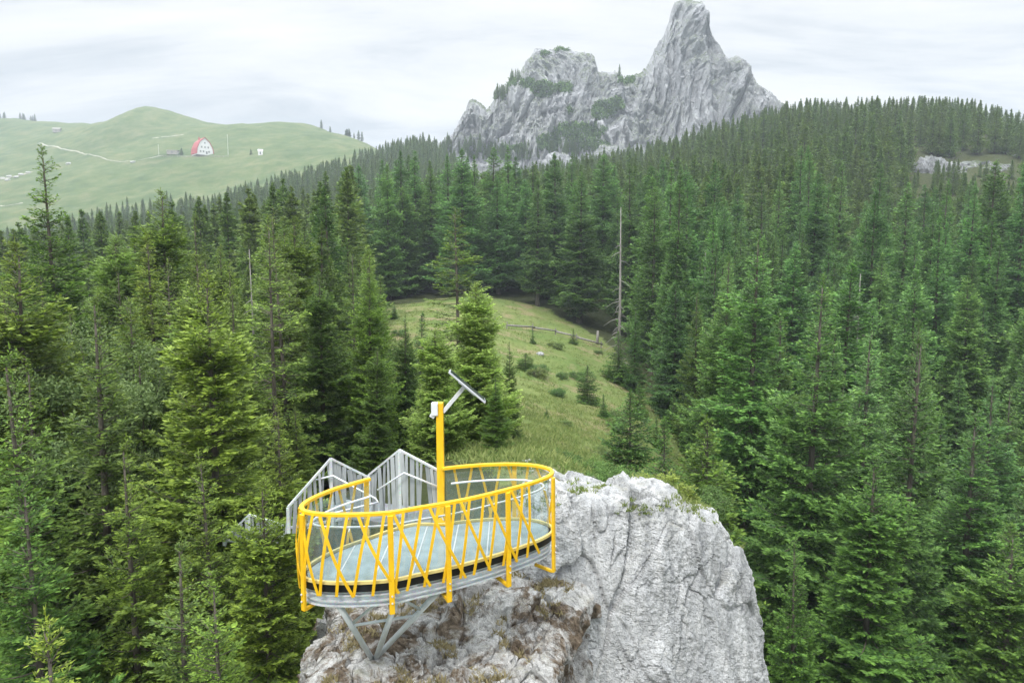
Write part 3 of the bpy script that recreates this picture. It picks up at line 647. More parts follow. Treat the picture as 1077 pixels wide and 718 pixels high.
hero('spruce_tree', 'mid1', 345, 196, 60, 'broad dark spruce at the left edge of the clearing', DRK)
hero('spruce_tree', 'open1', 482, 218, 40, 'open-crowned spruce with visible trunk in front of the clearing', YEL, wide=1.25)
hero('spruce_tree', 'near3', 538, 358, 33, 'narrow dark spruce behind the solar lamp post', (.8, .85, .8), wide=.7)
hero('larch_tree', 'larch0', 500, 298, 28, 'pale green feathery larch behind the solar panel', (1.65, 1.65, 1.4), wide=1.2)
hero('larch_tree', 'larch1', 462, 345, 25, 'pale green larch between the fence peak and the clearing', (1.4, 1.45, 1.2), wide=1.2)
hero('spruce_tree', 'near3', 522, 395, 24, 'low bushy spruce under the pale larch', (.95, 1.05, .85), wide=1.2)
hero('spruce_tree', 'near1', 480, 375, 30, 'full spruce filling the gap between the two pale larches', (1.5, 1.4, .9), wide=1.2)
hero('spruce_tree', 'near3', 442, 400, 27, 'low full spruce above the right fence peak', (1.2, 1.15, .85), wide=1.2)
hero('spruce_tree', 'near1', 275, 500, 14.3, 'near spruce hiding the far end of the fence', (1.35, 1.25, .85))
hero('spruce_tree', 'near3', 425, 330, 33, 'bushy spruce rising above the slatted fence', GRN)
hero('spruce_tree', 'near1', 392, 365, 26, 'dense spruce directly behind the left fence panel', (.9, .95, .85))
hero('rowan_tree', 'leaf0', 118, 318, 24, 'round-crowned broadleaf tree with blue-green leaves among the spruces', (1.0, 1.0, .95), wide=1.0)
hero('spruce_tree', 'near1', 205, 388, 20, 'full spruce lower down beside the blue-green broadleaf tree', (1.3, 1.25, .85))
hero('spruce_tree', 'near3', 145, 372, 24, 'spruce beside the blue-green broadleaf tree', (1.1, 1.1, .8))
hero('spruce_tree', 'near0', 240, 300, 29, 'full spruce standing left of the thin grey-trunked one', YEL)
hero('spruce_tree', 'near1', 335, 285, 30, 'wide spruce right of the thin grey-trunked one', GRN, wide=1.1)
hero('spruce_tree', 'near2', 130, 455, 15.5, 'near spruce with dead twigs low in the left forest', YEL)
hero('spruce_tree', 'near0', 225, 470, 15.0, 'near light green spruce left of the platform', (1.2, 1.15, .9))
hero('spruce_tree', 'near3', 290, 425, 17.5, 'near spruce reaching over the hidden end of the fence', (1.25, 1.2, .85))
hero('spruce_tree', 'near0', 75, 640, 9.5, 'bright green young spruce tip at the bottom edge', (1.5, 1.35, .85))
hero('spruce_tree', 'near3', 30, 500, 14, 'near dark spruce low at the left edge', (.9, 1, .9))
hero('spruce_tree', 'near5', 222, 600, 11.5, 'low yellow-green spruce tip between the bottom edge and the platform', (1.3, 1.25, .85))
hero('spruce_tree', 'near2', 180, 560, 12.2, 'near spruce low in the left forest, one step behind the yellow-green tip', GRN)
# clearing
hero('young_spruce', 'young1', 618, 384, 0, 'dark cone-shaped young spruce in the middle of the clearing', (.75, .95, .9), base_py=424, wide=1.15)
hero('young_spruce', 'young0', 635, 414, 0, 'small young spruce just below the cone-shaped one', (.8, 1, .85), base_py=440)
hero('young_spruce', 'young1', 553, 371, 0, 'round low spruce bush on the clearing beside a pale stone', (1.1, 1.2, .9), base_py=390, wide=2.0)
hero('young_spruce', 'young0', 603, 345, 0, 'tiny spruce by the log fence', (.8, 1, .9), base_py=362)
hero('young_spruce', 'young0', 560, 347, 0, 'tiny spruce above the pale stone', (.9, 1, .9), base_py=361)
hero('young_spruce', 'young0', 651, 348, 0, 'young spruce at the foot of the dead trunk', (.8, 1, .9), base_py=402)
hero('spruce_tree', 'near2', 668, 322, 75, 'slim spruce right beside the dead trunk', (.7, .95, .95))
hero('young_spruce', 'young1', 665, 410, 34, 'bushy spruce at the foot of the clearing above the rock', (.75, .95, .9))
hero('young_spruce', 'young0', 700, 440, 31, 'second bushy spruce at the foot of the clearing, nearer the rock', (.8, .98, .9))
hero('young_spruce', 'young1', 745, 438, 33, 'slim bright spruce right behind the top of the cliff', (.95, 1.1, .85))
hero('spruce_tree', 'near3', 770, 300, 55, 'tall dark spruce at the lower right edge of the clearing', (.65, .8, .8))
hero('spruce_tree', 'near2', 735, 305, 60, 'tall spruce with sparse side branches at the right edge of the clearing', (.8, .9, .8))
hero('young_spruce', 'young0', 443, 330, 60, 'small dark spruce at the near corner of the clearing', (.7, .95, .9), height=6)
# right forest, near row
hero('spruce_tree', 'near1', 925, 474, 30, 'nearest spruce on the right slope, its whole crown spread open', (.85, 1.0, .85), wide=1.15)
hero('spruce_tree', 'near3', 830, 325, 44, 'tall full spruce right of the cliff', (.85, .95, .8), wide=1.05)
hero('spruce_tree', 'near0', 1030, 425, 36, 'large spruce near the right edge, below the bare outcrop', (.8, .98, .88), wide=1.2)
hero('spruce_tree', 'near1', 1075, 545, 27, 'spruce cut by the right edge of the picture', (.9, 1, .85), wide=1.1)
hero('spruce_tree', 'near2', 880, 395, 40, 'spruce between the full one and the nearest one', (.75, .9, .85))
hero('spruce_tree', 'near3', 965, 335, 50, 'tall spruce behind the nearest spruce on the right slope', (.7, .88, .85))
hero('young_spruce', 'young0', 985, 695, 24, 'bright young spruce tip at the bottom of the right slope', (1.2, 1.3, .8), height=7)
hero('spruce_tree', 'near0', 848, 560, 27, 'low bright spruce beside the cliff foot', (.85, 1.05, .85), wide=.8)

for q_ in range(18):
    a_, b_ = random.choice([(random.uniform(560, 700), random.uniform(395, 485)), (random.uniform(395, 640), random.uniform(328, 400))]); b2 = ground_hit(a_, b_, 22, 200)
    if not inside(np.array([b2[0]]), np.array([b2[1]]))[0]: continue
    hh_ = random.uniform(.4, 1.1); e_ = empty('shrub', (b2[0], b2[1], b2[2] - .1), random.uniform(0, 6), label='low green shrub in the grass of the clearing', cat='shrub', group='low shrubs over the clearing'); e_.scale = (hh_ / 1.6 * random.uniform(1, 1.6),) * 2 + (hh_ / 1.6,)
    c2 = link('crown', PROTO['bush'][1], e_); c2.color = (random.uniform(.8, 1.2), 1.05, .85, 1)
# dead bare trunk
for q_, (a_, b_, hh_) in enumerate([(655, 395, 2.6), (672, 440, 3.2), (690, 470, 2.4), (640, 400, 1.6), (708, 455, 3.6), (722, 480, 2.8), (676, 380, 4.0), (590, 400, 1.0), (575, 440, .9), (648, 455, 1.4), (415, 335, 2.2), (398, 345, 1.8), (694, 430, 4.4)]):
    b2 = ground_hit(a_, b_, 24, 200); TREES.append((b2[0], b2[1], 1.5))
    tree('young_spruce', 'young' + str(q_ % 2), b2[0], b2[1], height=hh_, label='small young spruce scattered over the clearing slope', group='young spruces over the clearing', color=(.85, 1.1, .9), sink=.1)
p = P(653, 218, 80); z = g1(p[0], p[1]); e = empty('dead_spruce', (p[0], p[1], z), label='dead grey spruce trunk with bare twigs at the clearing edge', cat='dead tree')
h = p[2] - z; e2 = MB().tube([(0, 0, -.5), (.1, 0, h * .4), (.05, .05, h * .75), (0, 0, h)], [.2, .15, .09, .035], 9).mesh('trunk', M['deadwood'], True); link('trunk', e2, e)
for k_ in range(46):
    zz = random.uniform(.05, .8) * h; an = random.uniform(0, 6.28); L = random.uniform(.6, 1.9) * (1 - .3 * zz / h)
    mb = MB().tube([(0, 0, zz), (math.cos(an) * L * .5, math.sin(an) * L * .5, zz - .15 * L), (math.cos(an) * L, math.sin(an) * L, zz - .5 * L)], [.045, .03, .012], 4); link('branch', mb.mesh('branch', M['deadwood']), e)
TREES.append((p[0], p[1], 2.5))
SNAG = e
for px_, py_, d_, sc2, lab in ((742, 262, 92, .8, 'thin dead snag among the spruces just right of the clearing'), (905, 288, 75, .7, 'bare grey snag standing in the middle of the right slope'), (1012, 262, 105, .7, 'bare grey snag below the ridge outcrop'), (262, 262, 44, .6, 'dead grey snag poking out of the wood below the lodge')):
    p = P(px_, py_, d_); zg = g1(p[0], p[1]); o_ = copy_tree(SNAG); o_.location = (p[0], p[1], zg); k2_ = (p[2] - zg) / h; o_.scale = (k2_ * sc2 + .1, k2_ * sc2 + .1, k2_); o_.rotation_euler.z = d_; o_['label'] = lab; TREES.append((p[0], p[1], 1.6))

# ------------------------------------------------------------------ scattered forest
def spaced(n, fx, keep, mind):
    pts = []; cell = {}; tries = 0
    while len(pts) < n and tries < n * 60:
        tries += 1; x, y = fx()
        if not keep(x, y): continue
        m = mind(x, y); kx, ky = int(x // 6), int(y // 6); ok = True
        for i in (-1, 0, 1):
            for j in (-1, 0, 1):
                for (qx, qy, qm) in cell.get((kx + i, ky + j), ()):
                    if (qx - x) ** 2 + (qy - y) ** 2 < max(m, qm) ** 2: ok = False; break
                if not ok: break
            if not ok: break
        if ok: pts.append((x, y)); cell.setdefault((kx, ky), []).append((x, y, m))
    return pts
def pxof(x, y, z=-8): return 538.5 + F * x / (y * CP - z * SP)
def wedge(p0, p1, d0, d1):
    def f():
        d = math.sqrt(random.uniform(d0 * d0, d1 * d1)); return (random.uniform(p0, p1) - 538.5) / F * d, d
    return f
def clear_of(x, y, m=2.2):
    for (a_, b_, r_) in TREES:
        if (a_ - x) ** 2 + (b_ - y) ** 2 < m * m: return False
    return not bool(inside(np.array([x]), np.array([y]))[0])
def shade(lo=.8, hi=1.2, warm=0.0):
    v = random.uniform(lo, hi); return (v * (1 + warm * random.uniform(.3, 1)), v * (1 + warm * .5), v * random.uniform(.8, 1.05))
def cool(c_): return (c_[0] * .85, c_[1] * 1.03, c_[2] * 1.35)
# envelope: no near tree may reach above these rows of the photograph (keeps the far view open as it really is)
EN = lambda px: np.interp(px, [-100, 0, 60, 110, 150, 200, 250, 300, 345, 380, 440, 520], [235, 262, 262, 258, 215, 225, 235, 222, 205, 230, 340, 480])
cnt = 0
# left slope
for (x, y) in spaced(105, wedge(-60, 440, 15, 78), lambda x, y: clear_of(x, y, 1.8) and not (pxof(x, y) > 285 and y < 21) and not (pxof(x, y) > 200 and y < 17.5) and not (pxof(x, y) > 395 and y < 36) and not (pxof(x, y) < 20 and y < 17), lambda x, y: 2.2 + y * .03):
    px = pxof(x, y); z = g1(x, y); lim = EN(px) + random.uniform(0, 60) * (1 if y > 25 else 2.5)
    if 295 < px < 440 and y < 30: lim = max(lim, 400 + random.uniform(0, 60))
    ztop = min(z + random.uniform(13, 24), P(px, lim, y)[2]); h = ztop - z
    if h < 5: continue
    near = y < 34; key = random.choice(['near0', 'near1', 'near2', 'near3', 'near4', 'near5'] + (['larch1', 'open0'] if y < 50 and random.random() < .4 else []) + (['leaf0'] if random.random() < .015 else [])) if y < 45 else random.choice(['mid0', 'mid1', 'mid2', 'mid3', 'mid4', 'mid5', 'mid6'])
    if key == 'leaf0': h = min(h, 10)
    nm = {'l': 'larch_tree'}.get(key[0], 'spruce_tree') if key != 'leaf0' else 'rowan_tree'
    lab = {'spruce_tree': 'green spruce in the dense wood left of the platform', 'larch_tree': 'feathery light green larch in the wood left of the platform', 'rowan_tree': 'leafy broadleaf tree in the wood left of the platform'}[nm]
    tree(nm, key, x, y, height=h, label=lab, group={'spruce_tree': 'spruces of the wood left of the platform', 'larch_tree': 'larches of the wood left of the platform', 'rowan_tree': 'broadleaf trees of the wood left of the platform'}[nm],
         color=shade(.85, 1.3, .2) if y < 45 else shade(.8, 1.3), wide=random.uniform(.9, 1.25)); cnt += 1
# belt behind the clearing
for (x, y) in spaced(58, wedge(370, 740, 112, 165), lambda x, y: clear_of(x, y, 2.5), lambda x, y: 4.8):
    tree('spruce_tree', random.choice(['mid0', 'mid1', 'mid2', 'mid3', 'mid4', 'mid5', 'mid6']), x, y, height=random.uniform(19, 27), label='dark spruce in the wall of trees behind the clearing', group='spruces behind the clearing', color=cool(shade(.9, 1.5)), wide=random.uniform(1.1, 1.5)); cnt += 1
# right slope
nr_ = 0
for (x, y) in spaced(150, wedge(680, 1120, 34, 128), lambda x, y: clear_of(x, y, 2.8) and not (pxof(x, y) < 830 and y < 42), lambda x, y: 4.3):
    px = pxof(x, y); lim = np.interp(px, [680, 740, 800, 900, 1120], [330, 255, 230, 215, 215]) if y < 70 else 150
    z = g1(x, y); h = min(random.uniform(15, 28), P(px, lim, y)[2] - z)
    if h < 9: continue
    tree('spruce_tree', random.choice(['near0', 'near1', 'near2', 'near3', 'near4', 'near5']) if y < 52 else random.choice(['mid0', 'mid1', 'mid2', 'mid3', 'mid4', 'mid5', 'mid6']), x, y, height=h,
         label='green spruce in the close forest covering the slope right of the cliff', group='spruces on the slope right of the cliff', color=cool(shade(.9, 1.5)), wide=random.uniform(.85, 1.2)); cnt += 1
print('individual trees', cnt)
# far woods: one mass made of instances
def far_keep(x, y):
    px = pxof(x, y, 20)
    if y < 128 and px > 680: return False
    if y < 165 and 370 < px < 740: return False
    e_ = np.interp(px, [-150, 0, 120, 250, 350, 400, 440, 480], [395, 400, 415, 440, 500, 560, 640, 700])
    if y > e_: return False
    if 480 < px < 842 and y > 440: return False
    if px >= 842 and y > 420: return False
    # bare outcrop on the right ridge
    if 955 < px < 1068 and 226 < y < 246: return False
    return True
fp = spaced(5200, wedge(-80, 1150, 78, 640), lambda x, y: far_keep(x, y) and clear_of(x, y, 3), lambda x, y: random.choice((3.2, 4.6, 6.8)))
fp = fp + spaced(900, wedge(-420, -75, 16, 520), lambda x, y: True, lambda x, y: 4.5) + spaced(1300, wedge(1135, 1600, 26, 420), lambda x, y: True, lambda x, y: 4.5)   # the woods go on past the frame
fx = np.array([q_[0] for q_ in fp]); fy = np.array([q_[1] for q_ in fp]); fz = G(fx, fy) - .4; rs_px = None
n = len(fp); print('far trees', n)
me = me_far = bpy.data.meshes.new('far_forest'); me.vertices.add(n); me.vertices.foreach_set('co', np.stack([fx, fy, fz], -1).astype(np.float32).ravel())
pxa = 538.5 + F * fx / fy
sc_ = (.45 + .75 * RS.beta(2.4, 1.6, n)) * np.interp(fy, [90, 160, 260, 320, 450], [1.15, 1.02, .86, .78, .66])
lim_ = np.interp(pxa, [-100, 0, 100, 160, 250, 350, 400, 450, 490, 560, 640, 700, 760, 830, 950, 1010, 1077, 1150], [236, 232, 212, 205, 193, 168, 153, 141, 165, 165, 150, 143, 124, 107, 104, 107, 126, 132]) - 4 + RS.exponential(6.5, n) + np.where(fy < 200, 12, 0)
lim_ = np.where((pxa > 948) & (pxa < 1068) & (fy > 60) & (fy < 212), np.maximum(lim_, 180 + RS.uniform(0, 22, n)), lim_)
lim_ = np.where((pxa > 948) & (pxa < 1068) & (fy >= 212) & (fy < 232), np.maximum(lim_, 166 + RS.uniform(0, 14, n)), lim_)
ztop = fy * (SP * -1 + (359 - lim_) / F * CP) / (CP + (359 - lim_) / F * SP); sc_ = np.clip(np.minimum(sc_, (ztop - fz) / 20), .12, 2)
at = me.attributes.new('size', 'FLOAT', 'POINT'); at.data.foreach_set('value', sc_.astype(np.float32))
at = me.attributes.new('turn', 'FLOAT', 'POINT'); at.data.foreach_set('value', RS.uniform(0, 6.28, n).astype(np.float32))
at = me.attributes.new('which', 'INT', 'POINT'); at.data.foreach_set('value', (RS.randint(0, 4, n)).astype(np.int32))
ff = link('far_forest', me); tag(ff, 'far spruce forest covering the slopes below the mountain', 'forest', kind='stuff')
ng = bpy.data.node_groups.new('forest', 'GeometryNodeTree'); ng.interface.new_socket('Geometry', in_out='INPUT', socket_type='NodeSocketGeometry'); ng.interface.new_socket('Geometry', in_out='OUTPUT', socket_type='NodeSocketGeometry')
gi = ng.nodes.new('NodeGroupInput'); go = ng.nodes.new('NodeGroupOutput'); ip = ng.nodes.new('GeometryNodeInstanceOnPoints'); jg = ng.nodes.new('GeometryNodeJoinGeometry')
mp = ng.nodes.new('GeometryNodeMeshToPoints'); ng.links.new(gi.outputs[0], mp.inputs[0]); ng.links.new(mp.outputs[0], ip.inputs['Points'])
fars = []
for i in range(4):
    H0, crown, trunk = PROTO[f'far{i}']
    # crown and trunk in one mesh
    nv = len(crown.vertices); cv_ = np.empty(nv * 3, np.float32); crown.vertices.foreach_get('co', cv_); tn = np.empty(len(crown.polygons), np.float32); crown.attributes['tint'].data.foreach_get('value', tn)
    tv = np.empty(len(trunk.vertices) * 3, np.float32); trunk.vertices.foreach_get('co', tv); tf = np.array([list(p_.vertices) for p_ in trunk.polygons if len(p_.vertices) == 4])
    m_ = mesh_np('far_tree', np.concatenate([cv_, tv]).reshape(-1, 3), [np.arange(nv).reshape(-1, 4), tf + nv], [M['spruce'], M['bark']], {'tint': ('FACE', np.concatenate([tn, np.zeros(len(tf))]))}, np.concatenate([np.zeros(nv // 4), np.ones(len(tf))]))
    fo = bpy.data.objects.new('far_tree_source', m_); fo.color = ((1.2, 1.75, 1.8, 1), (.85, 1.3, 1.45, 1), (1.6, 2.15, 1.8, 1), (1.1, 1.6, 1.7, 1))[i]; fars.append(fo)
for fo in reversed(fars):
    oi = ng.nodes.new('GeometryNodeObjectInfo'); oi.inputs['Object'].default_value = fo; oi.inputs['As Instance'].default_value = True; ng.links.new(oi.outputs['Geometry'], jg.inputs[0])
ng.links.new(jg.outputs[0], ip.inputs['Instance']); ip.inputs['Pick Instance'].default_value = True
def named(nm_, ty):
    a_ = ng.nodes.new('GeometryNodeInputNamedAttribute'); a_.data_type = ty; a_.inputs[0].default_value = nm_; return a_.outputs[0]
ng.links.new(named('which', 'INT'), ip.inputs['Instance Index']); ng.links.new(named('size', 'FLOAT'), ip.inputs['Scale'])
cx_ = ng.nodes.new('ShaderNodeCombineXYZ'); ng.links.new(named('turn', 'FLOAT'), cx_.inputs[2]); ng.links.new(cx_.outputs[0], ip.inputs['Rotation'])
ng.links.new(ip.outputs[0], go.inputs[0]); md = ff.modifiers.new('forest', 'NODES'); md.node_group = ng

# ------------------------------------------------------------------ viewing platform
ZR, ZF = -4.10, -5.25
railpx = [(389, 503.5), (366, 510), (350, 515), (333, 522), (322, 528), (317, 533), (319, 537), (328, 539.5), (345, 541), (375, 541), (410, 539), (440, 534), (470, 529), (500, 523), (533, 515), (557, 508.5), (574, 502.5), (580.5, 498), (578, 493.5), (566, 490), (550, 488.3), (535, 488), (515, 488.4), (497, 489.5), (480, 491), (465, 492.8)]
rail = catmull([PZ(a_, b_, ZR) for a_, b_ in railpx], 260)
for _ in range(3): rail[1:-1] = (rail[:-2] + 2 * rail[1:-1] + rail[2:]) / 4
cxy = rail[:, :2].mean(0)
rt = np.gradient(rail[:, :2], axis=0); rt /= np.linalg.norm(rt, axis=1)[:, None]; rn = np.stack([rt[:, 1], -rt[:, 0]], -1)
if (rn[120] @ (rail[120, :2] - cxy)) < 0: rn = -rn
def off(o_, z, i0=0, i1=None):
    q_ = rail[i0:i1].copy(); q_[:, :2] += rn[i0:i1] * o_; q_[:, 2] = z; return q_
def at_i(i, o_, z):
    i = float(np.clip(i, 0, 258.99)); a_ = int(i); f_ = i - a_; p_ = rail[a_] * (1 - f_) + rail[a_ + 1] * f_; n_ = rn[a_] * (1 - f_) + rn[a_ + 1] * f_; return np.array([p_[0] + n_[0] * o_, p_[1] + n_[1] * o_, z])
def proj(p_):
    zc = p_[1] * CP - p_[2] * SP; return 538.5 + F * p_[0] / zc, 359 - F * (p_[1] * SP + p_[2] * CP) / zc
base0 = at_i(110, 0, -5.7)
plat = empty('viewing_platform', (cxy[0], cxy[1], -5.7), label='round glass-floored lookout platform with yellow crossed railing on the cliff', cat='viewing platform')
def build(mb, name, mat, smooth=False, bevel=0.0, parent=None):
    return mb.build(name, mat, plat if parent is None else parent, smooth, bevel)
flat = lambda w_, h_: [(-w_ / 2, -h_ / 2), (w_ / 2, -h_ / 2), (w_ / 2, h_ / 2), (-w_ / 2, h_ / 2)]
build(MB().sweep(rail, flat(.075, .06)), 'top_rail', M['yellow'], bevel=.008)
# floor ring runs all the way round: close the plan curve across the entry
loop = np.concatenate([rail, catmull([rail[-1], (rail[-1] * .6 + rail[0] * .4) + np.array([0, .28, 0]), (rail[-1] * .3 + rail[0] * .7) + np.array([0, .22, 0]), rail[0]], 60)[1:-1]])
lc = np.append(cxy, 0)
def ring(o_, z):
    lt = np.roll(loop, -2, 0) - np.roll(loop, 2, 0); nn_ = np.stack([lt[:, 1], -lt[:, 0]], -1); nn_ /= np.linalg.norm(nn_, axis=1)[:, None]
    if (nn_[120] @ (loop[120, :2] - cxy)) < 0: nn_ = -nn_
    q_ = loop.copy(); q_[:, :2] += nn_ * o_; q_[:, 2] = z; return q_
def disc(o_, z0, z1):
    a_ = ring(o_, z0); b_ = ring(o_, z1); n_ = len(a_); mb = MB(); mb.add(np.concatenate([a_, b_]), [tuple(range(n_)), tuple(range(2 * n_ - 1, n_ - 1, -1))] + [(i, (i + 1) % n_ + 0, (i + 1) % n_ + n_, i + n_) for i in range(n_)]); return mb
def prism_ring(o_, w_, z0, z1):
    q_ = ring(o_, (z0 + z1) / 2); return MB().sweep(q_, flat(w_, z1 - z0), closed=True)
build(disc(-.06, ZF - .03, ZF), 'floor_glass', M['floor_glass'])
build(prism_ring(.015, .05, ZF - .015, ZF + .035), 'floor_rim', mat_plain('cream_rim', (.60, .48, .16), (.72, .60, .26), .5))
build(prism_ring(-.02, .06, ZF - .155, ZF - .02), 'edge_band', M['rubber'])
bm_ = prism_ring(-.10, .05, ZF - .40, ZF - .16)
for zz in (ZF - .17, ZF - .23, ZF - .33, ZF - .41): bm_.sweep(ring(-.075, zz), flat(.13, .022), closed=True)
build(bm_, 'ring_beam', M['galv'])
# floor joists under the glass
js = []
for yy in np.arange(loop[:, 1].min() + .35, loop[:, 1].max() - .1, .42):
    xs_ = []
    for i in range(len(loop)):
        a_, b_ = loop[i], loop[(i + 1) % len(loop)]
        if (a_[1] - yy) * (b_[1] - yy) < 0: xs_.append(a_[0] + (b_[0] - a_[0]) * (yy - a_[1]) / (b_[1] - a_[1]))
    if len(xs_) >= 2: build(MB().box(((min(xs_) + max(xs_)) / 2, yy, ZF - .16), (max(xs_) - min(xs_) - .2, .06, .2)), 'floor_joist', M['galv'])
for k_ in range(1, 7):   # seams between the floor panes
    xx_ = loop[:, 0].min() + (loop[:, 0].max() - loop[:, 0].min()) * k_ / 7; ys_ = []
    for i in range(len(loop)):
        a_, b_ = loop[i], loop[(i + 1) % len(loop)]
        if (a_[0] - xx_) * (b_[0] - xx_) < 0: ys_.append(a_[1] + (b_[1] - a_[1]) * (xx_ - a_[0]) / (b_[0] - a_[0]))
    if len(ys_) >= 2: build(MB().box((xx_, (min(ys_) + max(ys_)) / 2, ZF + .003), (.022, max(ys_) - min(ys_) - .2, .008)), 'floor_seam', M['alu'])
# which rail index stands in column px on the near side
idx = np.arange(260); prx = np.array([proj(at_i(i, .04, ZR))[0] for i in idx]); prxb = np.array([proj(at_i(i, .06, ZF - .15))[0] for i in idx])
iL = int(np.argmin(prx)); iR = int(np.argmax(prx)); iLb = int(np.argmin(prxb)); iRb = int(np.argmax(prxb))
def front(px, bot=False):
    a_, lo, hi = (prxb, iLb, iRb) if bot else (prx, iL, iR)
    return float(np.interp(px, a_[lo:hi + 1], idx[lo:hi + 1]))
def back(px):  # right part of the far side
    return float(np.interp(-px, -prx[iR:], idx[iR:]))
def backl(px): return float(np.interp(-px, -prx[:iL + 1], idx[:iL + 1]))
def post(i, foot=True, zb=-5.82, w_=.088):
    a_ = at_i(i, .075, ZR - .02); b_ = at_i(i, .10, zb); n_ = rn[int(i)]
    o_ = build(MB().sweep([b_, a_], flat(w_, .05), up=(n_[0], n_[1], 0)), 'post', M['yellow'], bevel=.006)
    for zz_ in (ZF - .21, ZF - .33):
        c2 = at_i(i, .135, zz_); MB().tube([c2, c2 + np.array([n_[0], n_[1], 0]) * .02], .016, 6).build('bolt', M['galv'], o_)
    if foot:
        mb = MB(); c_ = at_i(i, -.30, zb + .07); d_ = at_i(i, .075, zb + .01); mb.sweep([d_, c_], flat(.06, .05))
        mb.build('foot', M['yellow'], o_, bevel=.005)
    return o_
for px_, zb in ((319.5, -5.75), (410, -5.78), (470, -5.80), (533, -5.86), (580, -5.98)): post(front(px_), zb=zb)
post(1, False, ZF - .02); post(258, False, ZF - .02); post(back(541), False, ZF - .1)
def strip(i0, i1, zt=ZR - .01, zb=ZF - .20, bow=.05, o0=.045, o1=.075):
    pts = []
    for s_ in np.linspace(0, 1, 9):
        pts.append(at_i(i0 + (i1 - i0) * (s_ + bow * math.sin(s_ * PI) * (1 if i1 < i0 else -1) * 1.2), o0 + (o1 - o0) * s_ + .05 * math.sin(s_ * PI), zt + (zb - zt) * s_))
    ic = int(np.clip((i0 + i1) / 2, 0, 259)); n_ = rn[ic]
    build(MB().sweep(pts, flat(.048, .014), up=(n_[0], n_[1], 0)), 'lattice_bar', M['yellow'])
FS = [(329, 321), (337, 372), (347, 337), (365, 354), (377, 419), (388, 372), (404, 392), (413.5, 452), (424, 415), (443, 428), (451.5, 489), (461, 446), (478, 466), (484.5, 515), (493.5, 484), (508.5, 498), (513, 543), (522, 513.5), (537, 566), (536, 529), (549, 542), (556, 554)]
for a_, b_ in FS: strip(front(a_), front(b_, True), o0=.045 if a_ > b_ else .062, o1=.07 if a_ > b_ else .09)
strip(front(319), front(335, True)); 
for a_, b_ in ((iL - 4, iLb + 7), (iL + 3, iLb - 5), (iL - 9, iLb - 2), (iL - 2, iLb - 12), (iL + 6, iLb + 1)): strip(a_, b_)
for a_, b_ in ((8, 14), (18, 9), (22, 29), (33, 25), (37, 45)): 
    if max(a_, b_) < iL: strip(a_, b_, bow=.1)
e_ = 258
for a_, b_ in ((iR + 6, iR + 12), (iR + 17, iR + 8), (iR + 21, iR + 28), (iR + 32, iR + 25), (iR + 36, iR + 43), (iR + 47, iR + 40), (iR + 51, iR + 58), (iR + 61, iR + 55)):
    if max(a_, b_) < e_: strip(a_, b_, bow=.08)
# glass panels inside the bars, one per bay
bays = [2, 24, iL - 2, front(410), front(470), front(533), front(579), back(541), 257]
bays = [int(b_) for b_ in bays]
for a_, b_ in zip(bays[:-1], bays[1:]):
    if b_ - a_ < 4: continue
    A = off(-.055, ZF + .02, a_, b_ + 1); n_ = len(A); B = A.copy(); B[:, 2] = ZR - .09; A2 = off(-.067, ZF + .02, a_, b_ + 1); B2 = A2.copy(); B2[:, 2] = ZR - .09
    mb = MB(); V_ = np.concatenate([A, B, A2, B2]); f = []
    for i in range(n_ - 1): f += [(i, i + 1, n_ + i + 1, n_ + i), (2 * n_ + i + 1, 2 * n_ + i, 3 * n_ + i, 3 * n_ + i + 1), (n_ + i, n_ + i + 1, 3 * n_ + i + 1, 3 * n_ + i), (i + 1, i, 2 * n_ + i, 2 * n_ + i + 1)]
    f += [(0, n_, 3 * n_, 2 * n_), (n_ - 1, 3 * n_ - 1, 4 * n_ - 1, 2 * n_ - 1)]
    mb.add(V_, f); build(mb, 'glass_panel', M['glass'], smooth=False)
# inner galvanised handrail
hr = off(-.16, ZR - .27, 4, 256); build(MB().tube(hr, .021, 8), 'handrail', M['galv'], True)
for i in range(10, 256, 22):
    a_ = at_i(i, -.16, ZR - .27); b_ = at_i(i, -.06, ZR - .31); build(MB().tube([a_, b_], .010, 6), 'rail_bracket', M['galv'])
# struts under the platform
zt = -5.62
foot1, foot2, foot3 = P(386, 684, 12.75), P(399, 682, 12.75), P(405, 681, 12.9)
S1, S2, S3 = at_i(front(347), -.14, zt), at_i(front(420), -.14, zt), at_i(front(470), -.14, zt)
for a_, b_ in ((S1, foot1), (S2, foot2), (S3, foot3)):
    d_ = norm(b_ - a_); build(MB().tube([a_, b_ + d_ * .45], .052, 14), 'support_strut', M['strut'], True)
mid1 = S1 + (foot1 - S1) * .45; mid3 = S3 + (foot3 - S3) * .45; mid3b = S3 + (foot3 - S3) * .36
for a_, b_ in ((mid1, S2 + np.array([-.2, .02, .02])), (mid1 + np.array([0, 0, -.02]), mid3), (S2, mid3b)): build(MB().tube([a_, b_], .026, 10), 'brace', M['strut'], True)

